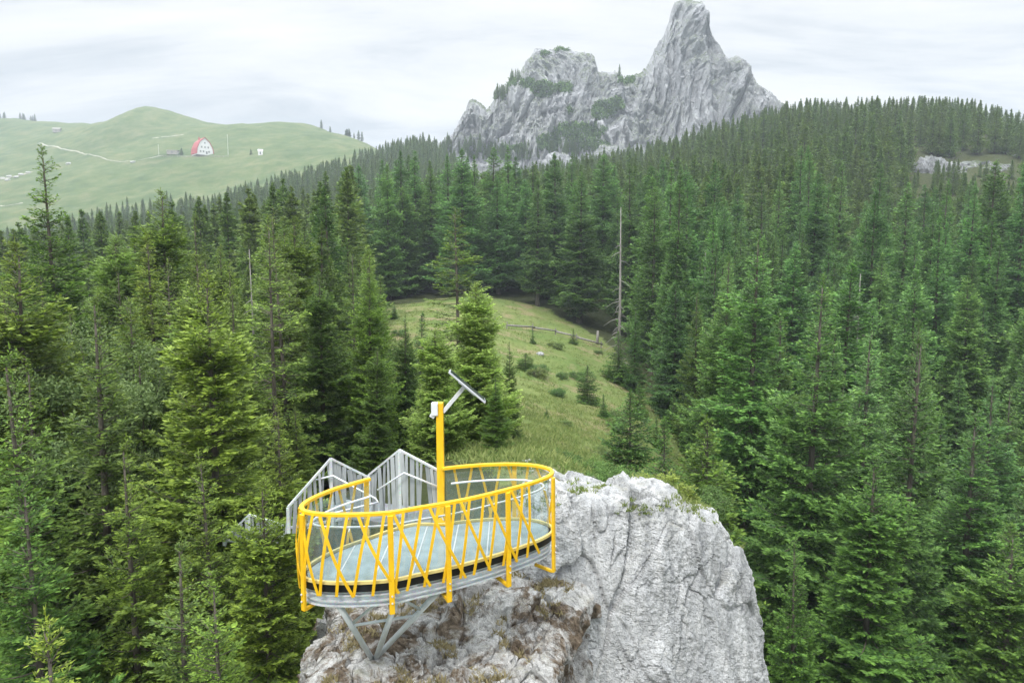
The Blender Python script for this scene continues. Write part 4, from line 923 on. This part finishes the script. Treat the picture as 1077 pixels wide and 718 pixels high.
# solar lamp post
dpp = rail[-1][1] + .12
def SPp(px, py): return P(px, py, dpp)
bp = SPp(463.5, 500); sol = empty('solar_post', (bp[0], bp[1], ZF), label='yellow post with a tilted solar panel and white box beside the entry', cat='solar post')
def sb(mb, name, mat, **k_): return mb.build(name, mat, sol, **k_)
zt_ = SPp(463.5, 423)[2]
sb(MB().box((bp[0], bp[1], (zt_ + ZF) / 2 - .1), (.14, .14, zt_ - ZF + .2)), 'pole', M['yellow'], bevel=.012)
sb(MB().box((bp[0], bp[1], ZF + .012), (.26, .26, .024)), 'base_plate', M['yellow'])
bx_ = SPp(457.5, 429.5); ob = sb(MB().box(bx_ + np.array([.0, -.03, 0]), (.13, .16, .25)), 'control_box', M['white_paint'], bevel=.012)
tp = SPp(456, 436); sb(MB().box(tp + np.array([-.01, -.03, 0]), (.10, .10, .10), R=[[.87, 0, .5], [0, 1, 0], [-.5, 0, .87]]), 'sensor', M['white_paint'], bevel=.01)
a0, a1 = SPp(466, 433), SPp(489, 406); sb(MB().bar(a0, a1, .07, .075), 'arm', M['white_paint'], bevel=.006)
q0, q1 = SPp(472.5, 390), SPp(510, 421.5); pd = norm(q1 - q0); wd = norm(np.array([-.03, 1.0, -.10])); nrm_ = norm(np.cross(wd, pd)); 
if nrm_[2] < 0: nrm_ = -nrm_
wd = norm(np.cross(nrm_, pd)); R_m = np.stack([pd, wd, nrm_], 1); cpn = (q0 + q1) / 2; Lp = np.linalg.norm(q1 - q0)
fr_ = sb(MB().box(cpn, (Lp, .62, .035), R=R_m), 'solar_panel', M['alu'], bevel=.004)
MB().box(cpn + nrm_ * .0195, (Lp - .05, .57, .004), R=R_m).build('solar_cells', M['panel_cell'], fr_)
sb(MB().box(cpn - nrm_ * .035 + pd * .02, (Lp * .45, .3, .03), R=R_m), 'panel_bracket', M['alu'])

# slatted gabled fence along the walkway behind the platform
def fence(pts, zb, label, seed, sl_w=.075, gap=.022):
    rs = random.Random(seed); pts = [np.array(p_) for p_ in pts]; base_ = pts[0].copy(); base_[2] = zb
    root = empty('slatted_fence', tuple(base_), label=label, cat='fence', group='slatted fence panels beside the walkway')
    def fb(mb, name, mat, **k_): return mb.build(name, mat, root, **k_)
    n_ = 0
    for a_, b_ in zip(pts[:-1], pts[1:]):
        fb(MB().sweep([a_, b_], flat(.05, .04)), 'top_rail', M['galv'])
        h_ = np.array([b_[0] - a_[0], b_[1] - a_[1], 0]); L_ = np.linalg.norm(h_); u_ = h_ / L_; m_ = max(2, int(L_ / (sl_w + gap)))
        nrm2 = np.array([u_[1], -u_[0], 0])
        for k_ in range(m_):
            s_ = (k_ + .5) / m_; top = a_ + (b_ - a_) * s_; tilt = rs.uniform(-.11, .11); ww = sl_w * rs.uniform(.55, 1.35)
            bot = np.array([top[0], top[1], zb]) + u_ * tilt; o2 = nrm2 * rs.choice([-.022, .022])
            fb(MB().sweep([bot + o2, top + o2 - np.array([0, 0, .03])], flat(ww, .012), up=tuple(nrm2)), 'slat', M['slat'])
        a2, b2 = a_.copy(), b_.copy(); a2[2] = b2[2] = zb + .12; fb(MB().sweep([a2, b2], flat(.025, .05)), 'bottom_rail', M['galv'])
    for p_ in pts: fb(MB().box((p_[0], p_[1], (p_[2] + zb) / 2), (.06, .06, p_[2] - zb - .03)), 'post', M['galv'])
    return root
ZB = -5.45
f1_ = fence([P(303, 533, 13.9), P(348, 482, 14.3), P(386, 501, 14.6)], ZB, 'slatted grey fence panel with peaked top behind the railing end', 1)
f2_ = fence([P(388, 499, 14.6), P(420, 473, 14.4), P(462, 495, 14.2)], ZB, 'slatted grey fence panel with peaked top beside the yellow solar post', 2)
f3_ = fence([P(236, 566, 15.6), P(262, 541, 15.6), P(298, 552, 15.6)], -6.4, 'slatted grey fence panel mostly hidden by the spruces', 3)
for root, pp in ((f2_, [P(397, 515, 14.2), P(425, 497, 14.25), P(464, 513, 14.05)]), (f1_, [P(330, 505, 14.2), P(350, 500, 14.2), P(395, 524, 14.3), P(398, 528, 14.1), P(352, 539, 13.6)])):
    MB().tube(pp, .02, 8).build('handrail', M['galv'], root, smooth=True)
# walkway deck
wk = empty('walkway', tuple(P(420, 545, 14.6)), label='grey metal walkway leading to the platform between the fences', cat='walkway')
a_ = P(425, 545, 14.1); mb = MB()
V_ = [(rail[0][0] - 1.2, 14.75), (rail[0][0] - .1, 14.1), (rail[-1][0] - .25, rail[-1][1] - .02), (rail[-1][0] - .3, 14.9), (rail[0][0] - 1.1, 15.5)]
n_ = len(V_); mb.add([(x_, y_, z_) for z_ in (ZF - .1, ZF - .03) for x_, y_ in V_], [tuple(range(n_ - 1, -1, -1)), tuple(range(n_, 2 * n_))] + [(i, (i + 1) % n_, (i + 1) % n_ + n_, i + n_) for i in range(n_)])
mb.build('deck', mat_galv('dark_grating', (.16, .18, .19), (.30, .32, .33)), wk)

# ------------------------------------------------------------------ plateau: lodge and what stands round it
def at_ground(px, py, d0=450, d1=1100): return ground_hit(px, py, d0, d1)
lp = at_ground(213, 163); lodge = empty('mountain_lodge', tuple(lp), label='white gabled lodge with a steep red roof on the green plateau', cat='house')
lodge.rotation_euler.z = math.radians(42); s_ = lp[1] / 650 * .92
pr = [(-7.6, 0), (-7.0, 5), (-4.4, 10.8), (0, 14.6), (4.4, 10.8), (7.0, 5), (7.6, 0)]
def lb(mb, name, mat, par=lodge, **k_):
    o_ = link(name, mb.mesh(name, mat), par); return o_
mb = MB(); n_ = len(pr); Ld = 15
mb.add([(x_ * s_, y_ * s_, (z_ - 1.0 * (z_ == 0)) * s_) for y_ in (-Ld / 2, Ld / 2) for x_, z_ in pr], [tuple(range(n_)), tuple(range(2 * n_ - 1, n_ - 1, -1))] + [(i, i + n_, i + n_ + 1, i + 1) for i in range(n_ - 1)]); lb(mb, 'wall', M['wall_white'])
mb = MB(); out_ = [(x_ * 1.06, z_ * 1.04 + .15) for x_, z_ in pr]; inn = [(x_ * 1.005, z_ * 1.005) for x_, z_ in pr]
vv = [(x_ * s_, y_ * s_, z_ * s_) for y_ in (-Ld / 2 - .5, Ld / 2 + .6) for x_, z_ in out_ + inn]; f = []
k2 = 2 * n_
for i in range(n_ - 1): f += [(i, i + 1, k2 + i + 1, k2 + i), (n_ + i + 1, n_ + i, k2 + n_ + i, k2 + n_ + i + 1), (i, n_ + i, n_ + i + 1, i + 1), (k2 + i + 1, k2 + n_ + i + 1, k2 + n_ + i, k2 + i)]
f += [(0, k2, k2 + n_, n_), (n_ - 1, 2 * n_ - 1, k2 + 2 * n_ - 1, k2 + n_ - 1)]; mb.add(vv, f); rf = lb(mb, 'roof', M['roof_red'])
lb(MB().box((-2.2 * s_, 1 * s_, 14.6 * s_), (1.0 * s_, 1.0 * s_, 3.2 * s_)), 'chimney', M['roof_red'], rf)
for (wx, wz, ww, wh) in ((-4.2, 2.2, 1.3, 1.6), (-1.6, 2.2, 1.3, 1.6), (3.6, 2.2, 1.3, 1.6), (-3.0, 6.2, 1.2, 1.5), (0, 6.2, 1.2, 1.5), (3.0, 6.2, 1.2, 1.5), (0, 10.2, 1.2, 1.6)):
    o_ = lb(MB().box((wx * s_, -(Ld / 2 + .05) * s_, wz * s_), (ww * s_, .12 * s_, wh * s_)), 'window', M['dark_win'])
lb(MB().box((1.4 * s_, -(Ld / 2 + .05) * s_, 1.2 * s_), (1.4 * s_, .14 * s_, 2.4 * s_)), 'door', M['dark_win'])
def hut(px, py, w_, l_, h_, roofm, label, rz=.3, wall='wall_white', flat_=False):
    p_ = at_ground(px, py); e_ = empty('small_hut', tuple(p_), rz, label=label, cat='hut')
    lb(MB().box((0, 0, h_ * .5 - .4), (w_, l_, h_ + .8)), 'wall', M[wall], e_)
    rh = h_ * (.2 if flat_ else .6); mb = MB(); mb.add([(-w_ * .58, -l_ * .56, h_), (w_ * .58, -l_ * .56, h_), (w_ * .58, l_ * .56, h_), (-w_ * .58, l_ * .56, h_), (-w_ * .58, 0, h_ + rh), (w_ * .58, 0, h_ + rh)], [(3, 2, 1, 0), (0, 1, 5, 4), (2, 3, 4, 5), (0, 4, 3), (1, 2, 5)])
    lb(mb, 'roof', M[roofm], e_); lb(MB().box((0, -l_ / 2 - .04, h_ * .4), (1.1, .1, h_ * .75)), 'door', M['dark_win'], e_); return e_
hut(182, 162, 9, 5, 2.6, 'grey_wood', 'long low grey shed beside the red-roofed lodge', .1, 'grey_wood', True)
hut(274, 163, 3.6, 3.4, 2.8, 'wall_white', 'tiny white hut on the plateau right of the lodge', .3)
hut(60, 139, 7, 5, 3, 'grey_wood', 'small grey hut far up the left hillside', .2, 'grey_wood')
for px_, py_, h_, lab in ((191, 163, 6.5, 'dark bushy tree against the lodge wall'), (264, 163, 5, 'small dark tree beside the tiny white hut')):
    p_ = at_ground(px_, py_); tree('spruce_tree', 'far1', p_[0], p_[1], height=h_, label=lab, color=(.6, .7, .8), wide=1.6)
for px_, py_, h_, lab in ((240, 163, 17, 'tall thin white mast right of the lodge'), (167, 163, 9, 'thin utility pole left of the lodge shed')):
    p_ = at_ground(px_, py_); e_ = empty('mast', tuple(p_), label=lab, cat='mast')
    lb(MB().tube([(0, 0, -1), (0, 0, h_)], [.16, .09], 6), 'pole', M['wall_white'], e_); lb(MB().box((0, 0, h_ - .8), (1.2, .12, .12)), 'crossarm', M['wall_white'], e_)
# ranch fence round the lodge
fe = [at_ground(a_, 165.5) for a_ in np.linspace(172, 240, 15)]; fr0 = empty('rail_fence', tuple(fe[0]), label='low wooden rail fence in front of the lodge', cat='fence')
for p_ in fe: MB().box(p_ + np.array([0, 0, .6]), (.22, .22, 1.6)).build('post', M['grey_wood'], fr0)
mb = MB()
for a_, b_ in zip(fe[:-1], fe[1:]):
    for hz in (.6, 1.15): MB().sweep([a_ + np.array([0, 0, hz]), b_ + np.array([0, 0, hz])], flat(.1, .16)).build('rail', M['grey_wood'], fr0)
# gravel tracks over the plateau
def track(name, pts, w_, d0=430):
    q_ = []
    for a_, b_ in pts: q_.append(at_ground(a_, b_, d0))
    c_ = catmull(q_, 60); t_ = norm(np.gradient(c_[:, :2], axis=0)); s2 = np.stack([t_[:, 1], -t_[:, 0]], -1); ww = w_ * (1 + .5 * perlin(np.stack([np.arange(60) * .4, np.zeros(60), np.zeros(60) + w_], -1)))[:, None]
    L_ = c_[:, :2] - s2 * ww; R2 = c_[:, :2] + s2 * ww; ll = np.concatenate([L_, G(L_[:, 0], L_[:, 1])[:, None] + .3], 1); r2 = np.concatenate([R2, G(R2[:, 0], R2[:, 1])[:, None] + .3], 1)
    o_ = link(name, mesh_np(name, np.concatenate([ll, r2]), np.stack([np.arange(59), np.arange(59) + 60, np.arange(59) + 61, np.arange(59) + 1], -1), M['gravel_path'])); tag(o_, kind='structure')
track('path', [(41, 151), (60, 155), (78, 159), (95, 163)], .6)
track('path', [(95, 163), (115, 169), (134, 170), (155, 167), (172, 164)], .45)
track('path', [(0, 189), (12, 187), (24, 184), (34, 181)], 1.2); track('path', [(0, 217), (12, 216), (24, 214)], 1.0)
track('path', [(160, 146), (178, 144), (193, 142)], .7)
for k_, (px_, py_) in enumerate([(3, 188), (10, 186), (17, 187), (22, 184), (30, 182), (72, 173), (140, 171), (8, 190)]):
    p_ = at_ground(px_, py_); boulder('boulder', p_ + np.array([0, 0, .2]), (2.2, 1.8, 1.1), M['stone'], k_ * 3.1, 'pale boulder lying on the green plateau pasture', 'boulder', 'boulders on the plateau pasture', n=12)
# small trees on the far ridge lines
for k_ in range(26):
    px_ = random.choice([random.uniform(28, 52), random.uniform(340, 385), random.uniform(0, 22)]); ds = np.linspace(700, 1150, 60); xx = (px_ - 538.5) / F * ds; zz = G(xx, ds); k2_ = int(np.argmax(zz / ds))
    tree('spruce_tree', 'far' + str(k_ % 4), xx[k2_], ds[k2_], height=random.uniform(6, 11), label='tiny dark spruce on the far skyline of the plateau', group='spruces on the plateau skyline', color=(.6, .7, .8), wide=1.3)

# ------------------------------------------------------------------ outcrops, clearing details
for k_, (px_, py_, d_, sz_) in enumerate([(975, 178, 238, (5, 4, 6)), (995, 180, 240, (6, 5, 5)), (1020, 176, 245, (9, 6, 4)), (1048, 184, 240, (8, 5, 5)), (1062, 200, 232, (6, 5, 5)), (1072, 168, 255, (9, 6, 4))]):
    p_ = P(px_, py_ + 9, d_ - 6); boulder('rock_outcrop', p_, sz_, M['rock_far'], 30 + k_ * 2.7, 'pale rock outcrop breaking through the ridge forest', 'rock', 'outcrops on the ridge', n=50)
for k_, (px_, py_, d_, sz_) in enumerate([(497, 190, 400, (7, 5, 8)), (513, 189, 400, (8, 5, 8)), (588, 178, 470, (9, 6, 9)), (640, 168, 480, (10, 7, 8))]):
    p_ = P(px_, py_, d_); boulder('rock_outcrop', p_, sz_, M['rock_far'], 50 + k_ * 2.7, 'pale rock standing in the forest at the mountain foot', 'rock', 'rocks at the mountain foot', n=50)
p_ = ground_hit(568, 373, 40, 130); boulder('boulder', p_, (.40, .34, .28), M['rock_mid'], 77, 'pale stone lying in the grass of the clearing', 'boulder', n=16)
p_ = ground_hit(440, 352, 40, 130)
# log fence across the clearing
lf = [ground_hit(a_, b_, 40, 130) for a_, b_ in ((533, 346), (560, 348), (584, 352), (606, 358), (632, 366))]; fr1 = empty('log_fence', tuple(lf[0]), label='fallen pale log fence crossing the top of the clearing', cat='fence')
for a_, b_ in zip(lf[:-1], lf[1:]):
    MB().tube([a_ + np.array([0, 0, .45]), b_ + np.array([.3, 0, .5])], [.13, .10], 8).build('rail', M['deadwood'], fr1, smooth=True)
for p_ in lf: MB().tube([p_ - np.array([0, 0, .3]), p_ + np.array([.05, 0, .9])], [.09, .07], 7).build('post', M['deadwood'], fr1)
p_ = ground_hit(628, 362, 40, 130); o_ = MB().tube([p_ - np.array([0, 0, .3]), p_ + np.array([.1, 0, 1.9])], [.22, .16], 9).build('tree_stump', M['deadwood'], None, smooth=True); tag(o_, 'pale broken stump at the end of the log fence', 'stump')
# shrubs on top of the cliff and round the clearing
for k_, (px_, py_, d_, key, h_, w_, lab, c_) in enumerate([
    (690, 517, 18.3, 'pinebush', .75, .95, 'yellow-green dwarf pine on the cliff top', (1.15, 1.0, .7)), (718, 528, 18.2, 'pinebush', .6, .9, 'low dwarf pine at the right end of the cliff top', (1.1, .95, .7)),
    (640, 500, 21, 'bush', .9, 1.0, 'leafy green shrub behind the cliff top', (1.1, 1.2, .9)), (615, 493, 24, 'bush', 1.0, 1.0, 'leafy shrub at the near end of the clearing', (1.2, 1.2, .9)), (665, 507, 22, 'bush', .9, 1.1, 'leafy shrub between the dwarf pines and the clearing', (1, 1.1, .9)),
    (590, 484, 27, 'bush', 1.0, 1.0, 'small leafy shrub near the yellow railing top', (.9, 1, .8)), (738, 526, 21, 'bush', 1.0, 1.0, 'dark leafy shrub behind the low dwarf pine', (.8, 1, .8))]):
    p_ = P(px_, py_, d_); H0, crown, trunk = PROTO[key]; e_ = empty('dwarf_pine' if key == 'pinebush' else 'shrub', (p_[0], p_[1], p_[2] - h_ * .6), k_ * 1.3, label=lab, cat='shrub'); s_ = h_ / H0; e_.scale = (s_ * w_, s_ * w_, s_)
    c2 = link('crown', crown, e_); c2.color = (*c_, 1)

# grass: tufts over the clearing and dry tufts on the ledge
def tufts(name, P0, n_blade, size, mat, label, dry=0.0, spread=.12):
    n_ = len(P0); rs = RS; b_ = np.repeat(P0, n_blade, 0); m_ = len(b_); b_ = b_ + np.concatenate([rs.normal(size=(m_, 2)) * spread, np.zeros((m_, 1))], 1)
    d_ = norm(np.concatenate([rs.normal(size=(m_, 2)) * .45, np.ones((m_, 1))], 1)); L_ = size * rs.uniform(.5, 1.2, m_); sv = norm(np.cross(d_, rs.normal(size=(m_, 3))))
    tip = b_ + d_ * L_[:, None]; tip[:, 2] -= L_ * .2; w_ = (L_ * .09 + .004)[:, None]
    V_ = np.stack([b_ - sv * w_, b_ + sv * w_, tip], 1).reshape(-1, 3); T_2 = np.clip(np.repeat(rs.rand(n_), n_blade) * .6 + rs.rand(m_) * .4, 0, 1)
    o_ = link(name, mesh_np(name, V_, np.arange(m_ * 3).reshape(-1, 3), mat, {'tint': ('FACE', T_2)})); return tag(o_, label, 'grass', kind='stuff')
gx, gy = [], []
while len(gx) < 22000:
    d_ = random.uniform(19, 125) if random.random() < .5 else random.uniform(19, 60); x_ = (random.uniform(380, 850) - 538.5) / F * d_; gx.append(x_); gy.append(d_)
gx = np.array(gx); gy = np.array(gy); ok = inside(gx, gy) & (perlin(np.stack([gx * .25, gy * .25, 0 * gx], -1)) > -.25); gx, gy = gx[ok], gy[ok]
tufts('meadow_grass', np.stack([gx, gy, G(gx, gy) - .03], -1), 9, .30, M['grass'], 'short green grass over the clearing', spread=.22)
L2 = Lg.reshape(-1, 3); lnz = ln.reshape(-1, 3)[:, 2]; sel = (lnz > .6) & (fbm(L2 * 1.3 + 5, 3) > .14) & (L2[:, 2] > -9); ii = np.where(sel)[0]; ii = RS.choice(ii, min(620, len(ii)), replace=False)
tufts('dry_grass', L2[ii] - np.array([0, 0, .02]), 14, .17, M['drygrass'], 'dry straw-coloured grass tufts on the rock ledge', spread=.05)
L3 = CLIFF[:90].reshape(-1, 3); sel = fbm(L3 * 1.1 + 2, 3) > .1; ii = np.where(sel)[0]; ii = RS.choice(ii, 900, replace=False)
tufts('cliff_grass', L3[ii] - np.array([0, 0, .02]), 12, .16, M['grass'], 'green grass tufts on the cliff top', spread=.05)

# ------------------------------------------------------------------ mountain vegetation: dwarf pine patches, one mass
mv = Mg[62:].reshape(-1, 3); zc = mv[:, 1] * CP - mv[:, 2] * SP; ppx = 538.5 + F * mv[:, 0] / zc; ppy = 359 - F * (mv[:, 1] * SP + mv[:, 2] * CP) / zc
dens = np.zeros(len(mv))
for (cx2, cy2, rx, ry, a2) in ((573, 94, 14, 9, 1.2), (592, 92, 12, 6, 1.1), (556, 88, 8, 5, 1), (520, 98, 10, 7, .9), (535, 86, 8, 5, .9), (590, 50, 14, 4, 1.0), (575, 56, 10, 5, .5), (632, 116, 14, 12, 1.0), (610, 140, 30, 14, 1.0), (580, 150, 20, 12, .9), (660, 84, 12, 5, .9), (650, 108, 14, 12, .5), (625, 155, 30, 10, .8), (530, 160, 30, 10, .8), (700, 150, 30, 8, .35), (520, 140, 16, 12, .35), (800, 112, 14, 6, .5), (600, 118, 14, 10, .5)):
    dens = np.maximum(dens, a2 * np.exp(-(((ppx - cx2) / rx) ** 2 + ((ppy - cy2) / ry) ** 2)))
dens = dens + .5 * fbm(mv * .05 + 3, 3); ii = np.where((dens > .52) & (mv[:, 2] > 75))[0]; ii = RS.choice(ii, min(2600, len(ii)), replace=False)
bp_ = mv[ii]; nb = len(bp_); m_ = 16; b_ = np.repeat(bp_, m_, 0); nn_ = len(b_); d_ = norm(RS.normal(size=(nn_, 3))); rad = np.repeat(RS.uniform(.9, 2.4, nb), m_)
b_ = b_ + d_ * (rad * RS.rand(nn_) ** .5)[:, None]; dv = norm(RS.normal(size=(nn_, 3)) + np.array([0, 0, .8])); sv = norm(np.cross(dv, RS.normal(size=(nn_, 3))))
Q = quads_from(b_, dv, sv, RS.uniform(.8, 1.9, nn_), RS.uniform(.5, 1.1, nn_))
o_ = link('mountain_scrub', mesh_np('mountain_scrub', Q.reshape(-1, 3), np.arange(nn_ * 4).reshape(-1, 4), M['spruce'], {'tint': ('FACE', RS.uniform(0, .6, nn_))})); o_.color = (.9, 1, .9, 1); tag(o_, 'dark dwarf pine scrub on the ledges of the crags', 'scrub', kind='stuff')

# spruces climbing the crags' lower left flank: part of the far forest mass
dn = np.zeros(len(mv))
for (cx2, cy2, rx, ry, a2) in ((524, 100, 14, 8, 1), (540, 84, 8, 6, 1), (452, 168, 14, 10, 1.2), (470, 160, 10, 14, .7), (535, 165, 40, 9, 1), (600, 160, 40, 8, 1), (500, 160, 30, 12, .8), (620, 148, 22, 8, .6), (560, 50, 6, 3, .6), (655, 82, 12, 3, .8)):
    dn = np.maximum(dn, a2 * np.exp(-(((ppx - cx2) / rx) ** 2 + ((ppy - cy2) / ry) ** 2)))
ii = np.where((dn + .25 * RS.rand(len(mv)) > .72))[0]; ii = RS.choice(ii, min(330, len(ii)), replace=False)
k0 = len(me_far.vertices); me_far.vertices.add(len(ii)); nf = k0 + len(ii)
def grow(attr, ty, vals, key='value'):
    a_ = np.zeros(nf, ty); me_far.attributes[attr].data.foreach_get(key, a_); a_[k0:] = vals; me_far.attributes[attr].data.foreach_set(key, a_)
co_ = np.zeros(nf * 3, np.float32); me_far.vertices.foreach_get('co', co_); co_ = co_.reshape(-1, 3); co_[k0:] = mv[ii]; me_far.vertices.foreach_set('co', co_.ravel())
grow('size', np.float32, RS.uniform(.22, .5, len(ii))); grow('turn', np.float32, RS.uniform(0, 6, len(ii))); grow('which', np.int32, RS.randint(0, 4, len(ii)))
me_far.update()

# ------------------------------------------------------------------ haze
if True:
    me = bpy.data.meshes.new('haze'); mb = MB().box((0, 0, 84), (2680, 2680, 250)); hz = link('haze', mb.mesh('haze', M['galv'])); hz.data.materials.clear()
    m, nt, out = new_mat('haze'); v = nt.nodes.new('ShaderNodeVolumePrincipled'); v.inputs['Color'].default_value = (.80, .89, 1.0, 1); v.inputs['Density'].default_value = .00040; v.inputs['Anisotropy'].default_value = .2
    nt.links.new(v.outputs[0], out.inputs['Volume']); hz.data.materials.append(m); tag(hz, kind='stuff'); hz.display_type = 'WIRE'

# ------------------------------------------------------------------ light
w = bpy.data.worlds.new('World'); SC.world = w; w.use_nodes = True; nt = w.node_tree; nt.nodes.clear()
SUN_EL, SUN_AZ = math.radians(52), math.radians(205)      # azimuth clockwise from +Y: behind the camera, to its left
out = nt.nodes.new('ShaderNodeOutputWorld'); bg = nt.nodes.new('ShaderNodeBackground'); nt.links.new(bg.outputs[0], out.inputs[0])
sky = nt.nodes.new('ShaderNodeTexSky'); sky.sky_type = 'NISHITA'; sky.sun_disc = False; sky.sun_elevation = SUN_EL; sky.sun_rotation = SUN_AZ
tc = nt.nodes.new('ShaderNodeTexCoord'); sp = nt.nodes.new('ShaderNodeSeparateXYZ'); nt.links.new(tc.outputs['Generated'], sp.inputs[0])
ad = nt.nodes.new('ShaderNodeMath'); ad.operation = 'ADD'; nt.links.new(sp.outputs['Z'], ad.inputs[0]); ad.inputs[1].default_value = .16
mxn = nt.nodes.new('ShaderNodeMath'); mxn.operation = 'MAXIMUM'; nt.links.new(ad.outputs[0], mxn.inputs[0]); mxn.inputs[1].default_value = .05
dv_ = nt.nodes.new('ShaderNodeVectorMath'); dv_.operation = 'DIVIDE'; nt.links.new(tc.outputs['Generated'], dv_.inputs[0])
cb = nt.nodes.new('ShaderNodeCombineXYZ'); [nt.links.new(mxn.outputs[0], cb.inputs[i]) for i in range(3)]; nt.links.new(cb.outputs[0], dv_.inputs[1])
cl = noise(nt, vscale(nt, dv_.outputs[0], (.45, 1.25, 1.0)), 1.5, 8, .58, .5)
SKY = .10
cw = ramp(nt, cl, [(.38, (.44 / SKY, .475 / SKY, .505 / SKY)), (.50, (.60 / SKY, .615 / SKY, .625 / SKY)), (.66, (.70 / SKY, .70 / SKY, .69 / SKY))])
zc_ = nt.nodes.new('ShaderNodeMapRange'); nt.links.new(sp.outputs['Z'], zc_.inputs[0]); zc_.inputs[1].default_value = .34; zc_.inputs[2].default_value = 1.0; zc_.inputs[3].default_value = 1.0; zc_.inputs[4].default_value = 4.8
zr_ = nt.nodes.new('ShaderNodeVectorMath'); zr_.operation = 'SCALE'; nt.links.new(cw, zr_.inputs[0]); nt.links.new(zc_.outputs[0], zr_.inputs['Scale'])   # overcast sky: brighter overhead than at the horizon
mxs = mix(nt, .94, sky.outputs[0], zr_.outputs[0])
nt.links.new(mxs, bg.inputs[0]); bg.inputs[1].default_value = SKY
sl_ = bpy.data.lights.new('sun', 'SUN'); sl_.energy = 1.8; sl_.angle = math.radians(12); sl_.color = (1, .96, .90); so = bpy.data.objects.new('sun', sl_); COL.objects.link(so)
dirv = Vector((math.sin(SUN_AZ) * math.cos(SUN_EL), math.cos(SUN_AZ) * math.cos(SUN_EL), math.sin(SUN_EL))); so.rotation_euler = dirv.to_track_quat('Z', 'Y').to_euler()

SC.view_settings.view_transform = 'Standard'; SC.view_settings.look = 'None'; SC.view_settings.exposure = 0.66; SC.view_settings.gamma = 1.0
SC.render.engine = 'CYCLES'; c = SC.cycles
c.max_bounces = 6; c.diffuse_bounces = 4; c.glossy_bounces = 2; c.transmission_bounces = 3; c.transparent_max_bounces = 12; c.volume_bounces = 0
c.use_denoising = True; c.caustics_reflective = False; c.caustics_refractive = False
